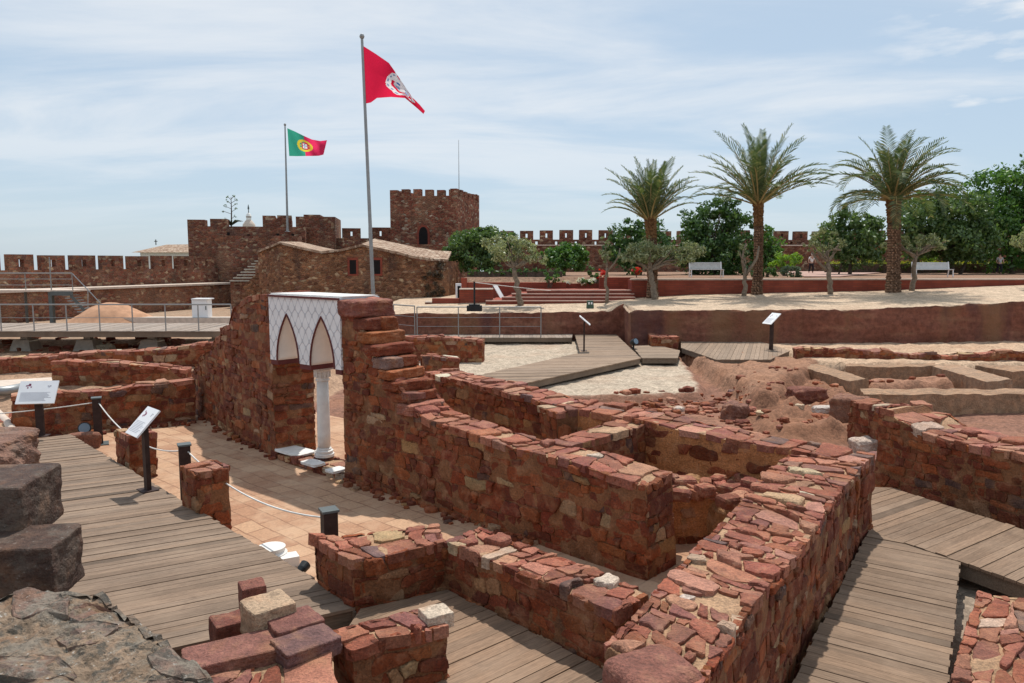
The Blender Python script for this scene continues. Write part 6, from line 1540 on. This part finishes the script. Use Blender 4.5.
def palm(px, base_y, crown, Y, r, L, n, seed, label, up=0.0, dr=1.0, bias=0.0, top=88):
    rng = random.Random(seed)
    b = V(px, base_y, Y); b.z = HZ(b.x, b.y) - 0.05; c = V(crown[0], crown[1], Y)
    root = thing('palm_tree', b, label, 'palm tree', 'date palms before the garden wall')
    m_ = MB(); H = c.z - b.z; N = int(H / 0.06)
    k0 = len(m_.v); sides = 22; P = []
    for i in range(N + 1):
        t = i / N; cen = b.lerp(c, t) + Vector((math.sin(t * 3) * 0.05, 0, 0))
        rad = r * (1.15 - 0.25 * min(1, t * 4) + (0.22 * max(0, (t - 0.72) / 0.28) ** 1.3 if t < 0.98 else 0.1))
        for j in range(sides):
            a = 2 * math.pi * (j + 0.5 * (i // 2 % 2)) / sides
            saw = (1 if (i + (j % 2) * 2) % 4 < 2 else -1) * 0.035 + rng.uniform(-0.03, 0.03)
            m_.v.append((cen.x + (rad + saw) * math.cos(a), cen.y + (rad + saw) * math.sin(a), cen.z + rng.uniform(-.02, .02)))
    for i in range(N):
        for j in range(sides):
            q = (j + 1) % sides; u_ = i / N; sc_ = 1.9 if ((i + (j % 2) * 2) % 4 == 0 and u_ < 0.7) else 1.0; b_ = rng.uniform(0.7, 1.25) * sc_
            cc_ = (0.15, 0.088, 0.055) if u_ < 0.72 else (0.20, 0.105, 0.045)
            m_.face((k0 + i * sides + j, k0 + i * sides + q, k0 + (i + 1) * sides + q, k0 + (i + 1) * sides + j), (cc_[0] * b_, cc_[1] * b_, cc_[2] * b_))
    m_.build('trunk', M['palmbark'], parent=root)
    fr, ra = MB(), MB()
    for f in range(n):
        t = f / n; az = f * 2.39996 + rng.uniform(-.25, .25)
        el = math.radians(top - (top - 4 - up) * t ** 0.9 + rng.uniform(-9, 9)); l = L * rng.uniform(0.82, 1.08) * (0.86 + 0.14 * math.sin(t * 3.1))
        droop = dr * math.radians(rng.uniform(50, 95)) * (0.35 + 0.75 * min(1, t * 1.4)); S = 20; az += bias * math.cos(az) 
        pos = c + Vector((math.cos(az), math.sin(az), 0)) * r * 0.5 + Vector((0, 0, -0.25 * t)); path = [pos.copy()]; dirs = []
        tw = rng.uniform(-.25, .25)
        for s in range(S):
            e = el - droop * (s / S) ** 1.9; d = Vector((math.cos(az + tw * s / S) * math.cos(e), math.sin(az + tw * s / S) * math.cos(e), math.sin(e)))
            pos = pos + d * (l / S); path.append(pos.copy()); dirs.append(d)
        dirs.append(dirs[-1])
        ra.tube(path[:14], [0.045 * (1 - i / 15) + 0.008 for i in range(14)], 4)
        for s in range(3, S + 1):
            for h in range(2):
                q = path[s - 1].lerp(path[s], 0.5 * h); d = dirs[s - 1]; side = d.cross(Vector((0, 0, 1)))
                side = side.normalized() if side.length > 0.05 else Vector((-math.sin(az), math.cos(az), 0)); upv = side.cross(d)
                u = s / S; ll = l * 0.155 * (math.sin(math.pi * min(1, (u - 0.06) * 1.02)) ** 0.6 if u < 0.98 else 0.4)
                for sg in (-1, 1):
                    dd = (side * sg * 0.72 + d * 0.62 + upv * rng.uniform(0.08, 0.38)).normalized()
                    tip = q + dd * ll * rng.uniform(0.85, 1.1) + Vector((0, 0, -0.10 * ll)); w = d * 0.030
                    md = q + dd * ll * 0.5
                    k = len(fr.v); fr.v += [tuple(q - w * 0.6), tuple(q + w * 0.6), tuple(md + w), tuple(tip), tuple(md - w)]; fr.face((k, k + 1, k + 2, k + 3, k + 4))
    ra.build('rachises', M['rachis'], parent=root); fr.build('fronds', M['leaf_palm'], parent=root)
palm(652.5, 293, (650, 216), 37.0, 0.25, 3.1, 42, 151, 'leftmost and shortest of the three date palms, upright fan of fronds', up=26, dr=0.75)
palm(757, 292, (758, 200), 37.0, 0.22, 4.0, 42, 152, 'middle date palm with the tallest crown above the left bench', up=14, dr=0.8, bias=0.25)
palm(893, 291, (893, 196), 36.6, 0.30, 3.9, 52, 153, 'rightmost date palm with a thick trunk and wide drooping crown', up=8, dr=1.45, bias=-0.2, top=80)
m_ = MB(); leaves(m_, [pxblob(430, 284, 7, 18, 43.6), pxblob(442, 282, 6, 18, 44.0), pxblob(436, 270, 10, 8, 43.8)], 1500, 0.22, 171, 0.4, asp=0.25)
o = m_.build('dry_vine', M['drystem'], parent=HOUSE_ROOT[0])
# agave flower stalk on the bastion
b = V(231, 225, 59); root = thing('agave_stalk', b, 'dead agave flower stalk standing dark against the sky on the bastion', 'plant'); rng = random.Random(5)
m_ = MB(); m_.tube([b - Vector((0, 0, 0.6)), V(231.5, 212, 59), V(231, 197, 59)], [0.06, 0.05, 0.02], 6)
ends = []
for py, dx in ((222, -5), (219, 4), (214, -8), (212, 5), (209, -6), (207, 5), (204, -4), (203, 5), (200, -3), (199, 3)):
    e = V(231 + dx, py - 3, 59 + rng.uniform(-.3, .3)); m_.tube([V(231.3, py, 59), e], 0.022, 4); ends.append(e)
m_.build('stalk', M['darkbark'], parent=root)
m_ = MB(); leaves(m_, [((e.x, e.y, e.z), (0.13, 0.13, 0.1)) for e in ends], 260, 0.1, 9, 0.6, nclump=5); m_.build('flower_heads', M['leaf_mid'], parent=root)
m_ = MB()
for k in range(14):
    a = k * 2.4; m_.tube([b, b + Vector((math.cos(a) * 0.55, math.sin(a) * 0.55, 0.35)), b + Vector((math.cos(a) * 0.9, math.sin(a) * 0.9, 0.3))], [0.07, 0.06, 0.01], 5)
m_.build('leaf_rosette', M['leaf_sage'], parent=root)

# ------------------------------------------------------------------ flags
def flag_mesh(name, top, bot, Y, colf, parent, nx=84, ny=56, amp=0.16, fold=None):
    m_ = MB(); tp = np.array(top, float); bt = np.array(bot, float)
    tt = np.linspace(0, 1, len(tp)); tb = np.linspace(0, 1, len(bt))
    for i in range(nx + 1):
        s = i / nx; a = (np.interp(s, tt, tp[:, 0]), np.interp(s, tt, tp[:, 1])); b = (np.interp(s, tb, bt[:, 0]), np.interp(s, tb, bt[:, 1]))
        for j in range(ny + 1):
            v = j / ny; off = amp * s ** 0.6 * (math.sin(s * 8.5 + v * 3.2) + 0.5 * math.sin(s * 17 - v * 5)) + (fold(s, v) if fold else 0)
            m_.v.append(tuple(V(a[0] + (b[0] - a[0]) * v, a[1] + (b[1] - a[1]) * v, Y + off)))
    for i in range(nx):
        for j in range(ny):
            q = i * (ny + 1) + j; m_.face((q, q + 1, q + ny + 2, q + ny + 1), colf((i + .5) / nx, (j + .5) / ny))
    return m_.build(name, M['cloth'], parent=parent, smooth=True)
RED, WHITE, BLUE, GREEN, YEL = (0.74, 0.02, 0.07), (0.82, 0.82, 0.84), (0.05, 0.16, 0.45), (0.05, 0.38, 0.26), (0.80, 0.66, 0.06)
def red_flag(s, v):
    x, y = (s - 0.55) / 0.23, (v - 0.42) / 0.40
    d = math.hypot(x, y * (1.0 + 0.12 * math.sin(6 * math.atan2(y, x))))
    if d < 1.0 or (abs(x) < 0.8 and -1.25 < y < -0.8 and int((x + 1) * 5) % 2 == 0):
        if 0.52 < d < 0.70 and y > -0.2: return RED
        if d < 0.46:
            if abs(x) < 0.16 or abs(y + 0.05) < 0.12: return WHITE
            return BLUE if (x * y > 0) else (0.3, 0.42, 0.62)
        if 0.84 < d < 0.93 and int(math.atan2(y, x) * 5) % 2: return (0.25, 0.33, 0.5)
        return WHITE
    return RED
def pt_flag(s, v):
    asp = 1.5; x, y = (s - 0.42) * asp, v - 0.5; d = math.hypot(x, y)
    if abs(x) < 0.12 and -0.15 < y < 0.17 - 0.6 * x * x * 4:
        if abs(x) < 0.085 and -0.115 < y < 0.12:
            for ux, uy in ((0, -0.06), (0, 0.0), (0, 0.06), (-0.05, 0), (0.05, 0)):
                if abs(x - ux) < 0.018 and abs(y - uy) < 0.024: return BLUE
            return WHITE
        return (0.6, 0.02, 0.03)
    if 0.195 < d < 0.285 or (d < 0.285 and (abs(x + y) < 0.03 or abs(x - y) < 0.03 or abs(y) < 0.02)): return YEL
    return GREEN if s < 0.42 else (0.76, 0.04, 0.13)
def pole(base, top, Y, r0, r1, label, zb):
    a, b = V(*base, Y), V(*top, Y); d = (b - a); k = (zb - a.z) / d.z; a0 = a + d * k
    root = thing('flag_pole', a0, label, 'flag pole')
    m_ = MB(); m_.tube([a0, a0.lerp(b, 0.5), b], [r0, (r0 + r1) / 2, r1], 10); m_.build('pole', M['steel'], parent=root)
    m_ = MB(); m_.lathe(tuple(b), [(0.02, 0), (r1 * 1.6, 0.03), (r1 * 2.0, 0.10), (r1 * 1.4, 0.17), (0.01, 0.2)], 10); m_.build('finial', M['steel'], parent=root)
    m_ = MB(); m_.lathe(tuple(a0), [(r0 * 2.4, 0), (r0 * 2.4, 0.03), (r0 * 1.3, 0.05), (r0 * 1.2, 0.25)], 12); m_.build('base', M['steel'], parent=root)
pole((373.3, 297), (362, 39), 30, 0.085, 0.05, 'tall grey steel flag pole flying the red flag behind the stepped wall', -0.1)
pole((287.2, 215), (285, 126), 58, 0.09, 0.05, 'distant thin flag pole flying the green and red flag behind the towers', 5.5)
o = flag_mesh('flag', [(363.3, 46), (376, 54), (389, 63), (396, 73), (404, 85), (412, 97), (420, 105), (425, 111)], [(366, 103.5), (371, 102.5), (377, 98), (391, 97), (405, 98), (411, 103), (418, 109), (423.5, 114)], 30, red_flag, None, amp=0.13, fold=lambda s, v: 0.5 * s * max(0, 0.4 - v) * 2)
tag(o, 'red flag with a white crest, drooping and twisted at its tip', 'flag')
o = flag_mesh('flag', [(287.3, 128.2), (295, 131.5), (303, 135.5), (312, 139.5), (320, 141), (327, 140.2)], [(289.2, 156), (297, 156.2), (305, 156), (313, 156), (319, 155.8), (323.5, 154.6)], 58, pt_flag, None, amp=0.2)
tag(o, 'green and red flag with a yellow sphere and white shield', 'flag')

# ------------------------------------------------------------------ far-left yard: mound, cabinet, kerb, metal platform
m_ = MB(); c = V(112, HOR, 35.0); n = 44
k0 = 0
for i in range(n + 1):
    for j in range(n + 1):
        x, y = (i / n * 2 - 1), (j / n * 2 - 1); d = math.hypot(x * (1 + 0.12 * math.sin(3 * y)), y)
        h = 1.55 * max(0, 1 - d) ** 0.75 if d < 1 else 0
        h = 1.42 * (math.exp(-(d * 1.55) ** 2.4) - 0.06) + mnoise.noise((x * 4, y * 4, 3)) * 0.05
        m_.v.append((c.x + x * 3.2, c.y + y * 2.6, -0.05 + h + (mnoise.noise((x * 11, y * 11, 7)) * 0.05 + mnoise.noise((x * 2, y * 2, 9)) * 0.12) * min(1, h + 0.2)))
for i in range(n):
    for j in range(n):
        q = i * (n + 1) + j; m_.face((q, q + n + 1, q + n + 2, q + 1), (1, 1, 1))
sand_m = m_plain('orange_sand', (0.45, 0.25, 0.15), 0.95, 0, 0.2, 3, 0.5)
tag(m_.build('sand_mound', sand_m, smooth=True), 'heap of orange sand behind the raised walkway at the left', 'sand heap')
m_ = MB(); bx(m_, 118, 246, 318, 330, 33.9, 0.9); tag(m_.build('kerb', M['coping']), 'pale low kerb behind the raised walkway, under the white cabinet', 'kerb')
root = thing('utility_cabinet', V(199.5, 319, 34.2), 'white metal utility cabinet standing behind the far railing', 'cabinet')
m_ = MB(); bx(m_, 191.5, 208, 299.5, 318.5, 34.1, 0.5); m_.build('body', M['white'], parent=root)
m_ = MB(); bx(m_, 192.3, 207.2, 300.4, 317.4, 34.08, 0.05); dr = m_.build('door', M['white'], parent=root)
m_ = MB(); bx(m_, 205.2, 206.2, 306, 310, 34.06, 0.03); m_.build('handle', M['darksteel'], parent=dr)
m_ = MB(); bx(m_, 191, 208.5, 298.6, 299.6, 34.0, 0.65); m_.build('lid', M['white'], parent=root)
root = thing('access_platform', V(40, 320, 36), 'grey steel access platform with railing and stairs against the left castle wall', 'platform')
Yp = 36.2
m_ = MB(); a, b = V(-60, 290.5, Yp), V(72, 290.5, Yp); m_.prism([(a.x, Yp), (b.x, Yp), (b.x, Yp + 1.6), (a.x, Yp + 1.6)], a.z - 0.06, a.z + 0.02); m_.build('floor', M['coping'], parent=root)
m_ = MB(); bx(m_, 50, 72, 291.5, 295.5, Yp - 0.04, 0.1); m_.build('edge_beam', M['darksteel'], parent=root)
for px, w in ((25.5, 1.6), (51, 3.2)):
    m_ = MB(); bx(m_, px - w, px + w, 292, 335, Yp + 0.1, 0.2); m_.build('column', M['darksteel'], parent=root)
for px, y0 in ((-10, 273), (25, 273), (50, 257), (72, 273)):
    m_ = MB(); bx(m_, px - (1.4 if px == 50 else 0.7), px + (1.4 if px == 50 else 0.7), y0, 291, Yp + 0.05, 0.06); m_.build('post', M['steel'], parent=root)
for y in (273.2, 279, 285):
    m_ = MB(); m_.tube([V(-60, y, Yp + 0.08), V(72, y, Yp + 0.08)], 0.03 if y < 275 else 0.014, 6); m_.build('rail', M['steel'], parent=root)
m_ = MB()
for dy in (0.0, 1.0): m_.hexa([V(70, 297, Yp + dy), V(90, 319, Yp + dy), V(90, 319, Yp + dy + 0.06), V(70, 297, Yp + dy + 0.06)], [V(70, 292.5, Yp + dy), V(90, 314.5, Yp + dy), V(90, 314.5, Yp + dy + 0.06), V(70, 292.5, Yp + dy + 0.06)])
m_.build('stringer', M['darksteel'], parent=root)
m_ = MB()
for k in range(8):
    q = V(71 + 2.4 * k, 295 + 2.7 * k, Yp + 0.5); m_.box(q, (0.26, 1.0, 0.04))
m_.build('tread', M['steel'], parent=root)
for px, y in ((88, 296),):
    m_ = MB(); m_.tube([V(88, 290, Yp), V(88, 316, Yp)], 0.025, 6); m_.build('post', M['steel'], parent=root)
m_ = MB(); m_.tube([V(72, 273.5, Yp), V(88, 290, Yp), V(100, 303, Yp)], 0.025, 6); m_.build('handrail', M['steel'], parent=root)
# pale paving and pipe at the left edge
m_ = MB(); m_.prism(pts([(-60, 384), (54, 377), (56, 389), (-60, 402)], -0.12), -0.4, -0.12); o = m_.build('paving', M['coping']); o['kind'] = 'structure'
m_ = MB(); m_.tube([G(-30, 392, 0.0), G(5, 391, 0), G(30, 386, 0.0)], 0.12, 10); tag(m_.build('pipe', M['steel'], smooth=True), 'grey pipe lying on the pale paving at the left edge', 'pipe')
m_ = MB(); m_.tube([G(-8, 408, 0.0), G(8, 424, -0.05), G(17, 440, -0.1)], 0.09, 10, (0.5, 0.35, 0.2)); tag(m_.build('timber_rail', M['coping'], smooth=True), 'pale round timber edging beside the sign at the left edge', 'timber')
m_ = MB(); masonry(m_, [xy(G(-60, 446, 0.0)), xy(G(16, 446, 0.0)), xy(G(10, 412, 0.0)), xy(G(-60, 412, 0.0))], -0.5, lambda t: 0.0, seed=58, side=(0.4, 0.2), cap=(0.5, 0.5)); tag(m_.build('ruined_wall', M['masonry']), 'low pinkish paved wall top at the left edge beside the timber edging', 'wall')

# ------------------------------------------------------------------ two visitors far back in the garden
def person(px, feet_y, Y, h, shirt, label, lean=0.0, hat=None):
    b = V(px, feet_y, Y); b.z = GARDEN_Z
    root = thing('person', b, label, 'person')
    def skin(name, verts, edges, rad, mat, par, rootv=0):
        me = bpy.data.meshes.new(name); me.from_pydata([tuple(Vector(v) * h) for v in verts], edges, []); me.materials.append(M[mat])
        o = bpy.data.objects.new(name, me); COL.objects.link(o); o.parent = par
        md = o.modifiers.new('skin', 'SKIN'); md.use_smooth_shade = True; s = o.modifiers.new('sub', 'SUBSURF'); s.levels = 1; s.render_levels = 1
        for i, v in enumerate(me.skin_vertices[0].data): v.radius = (rad[i][0] * h, rad[i][1] * h) if hasattr(rad[i], '__len__') else (rad[i] * h, rad[i] * h); v.use_root = (i == rootv)
        return o
    L = lean
    skin('body', [(0, 0, .52), (L * .3, 0, .64), (L * .8, 0, .80), (L * 1.2, -.01, .86), (L * 1.4, -.02, .93), (.055, 0, .48), (.075, -.04, .27), (.08, .02, .04), (.085, -.05, .015), (-.055, 0, .48), (-.06, .06, .27), (-.07, .10, .05), (-.07, .04, .02),
                  (.11 + L * .8, 0, .79), (.15 + L * .6, -.02, .64), (.15 + L * .5, -.09, .52), (-.11 + L * .8, 0, .79), (-.15 + L * .6, .02, .64), (-.15 + L * .4, -.05, .52)],
         [(0, 1), (1, 2), (2, 3), (3, 4), (0, 5), (5, 6), (6, 7), (7, 8), (0, 9), (9, 10), (10, 11), (11, 12), (2, 13), (13, 14), (14, 15), (2, 16), (16, 17), (17, 18)],
         [(.08, .055), (.075, .05), (.09, .055), .03, (.045, .055), .055, .04, .024, .02, .055, .04, .024, .02, .032, .026, .018, .032, .026, .018], 'skin', root)
    skin('shirt', [(0, 0, .50), (L * .3, 0, .64), (L * .8, 0, .79), (.11 + L * .8, 0, .785), (.145 + L * .65, -.01, .68), (-.11 + L * .8, 0, .785), (-.145 + L * .65, .01, .68)], [(0, 1), (1, 2), (2, 3), (3, 4), (2, 5), (5, 6)], [(.10, .07), (.09, .065), (.10, .065), .042, .038, .042, .038], shirt, root)
    skin('trousers', [(0, 0, .50), (.055, 0, .46), (.075, -.04, .27), (.08, .015, .08), (-.055, 0, .46), (-.06, .06, .27), (-.07, .095, .09)], [(0, 1), (1, 2), (2, 3), (0, 4), (4, 5), (5, 6)], [(.095, .066), .062, .048, .036, .062, .048, .036], 'trousers', root)
    m_ = MB(); rock_mesh(m_, (L * 1.4 * h, 0.01 * h, .955 * h), (.10 * h, .115 * h, .085 * h), 0, 3, (1, 1, 1), amp=0.04, pw=2.2, sub=2); o = m_.build('hat' if hat else 'hair', M[hat or 'hair'], loc=(0, 0, 0), smooth=True); o.parent = root
person(811, 274, 55, 1.5, 'shirt', 'visitor in a white shirt, white hat and dark trousers on the pink garden path', 0.02, 'shirt')
person(999, 275, 52, 1.45, 'greyshirt', 'visitor in a pale grey top in deep shade before the hedge at the right', -0.01)
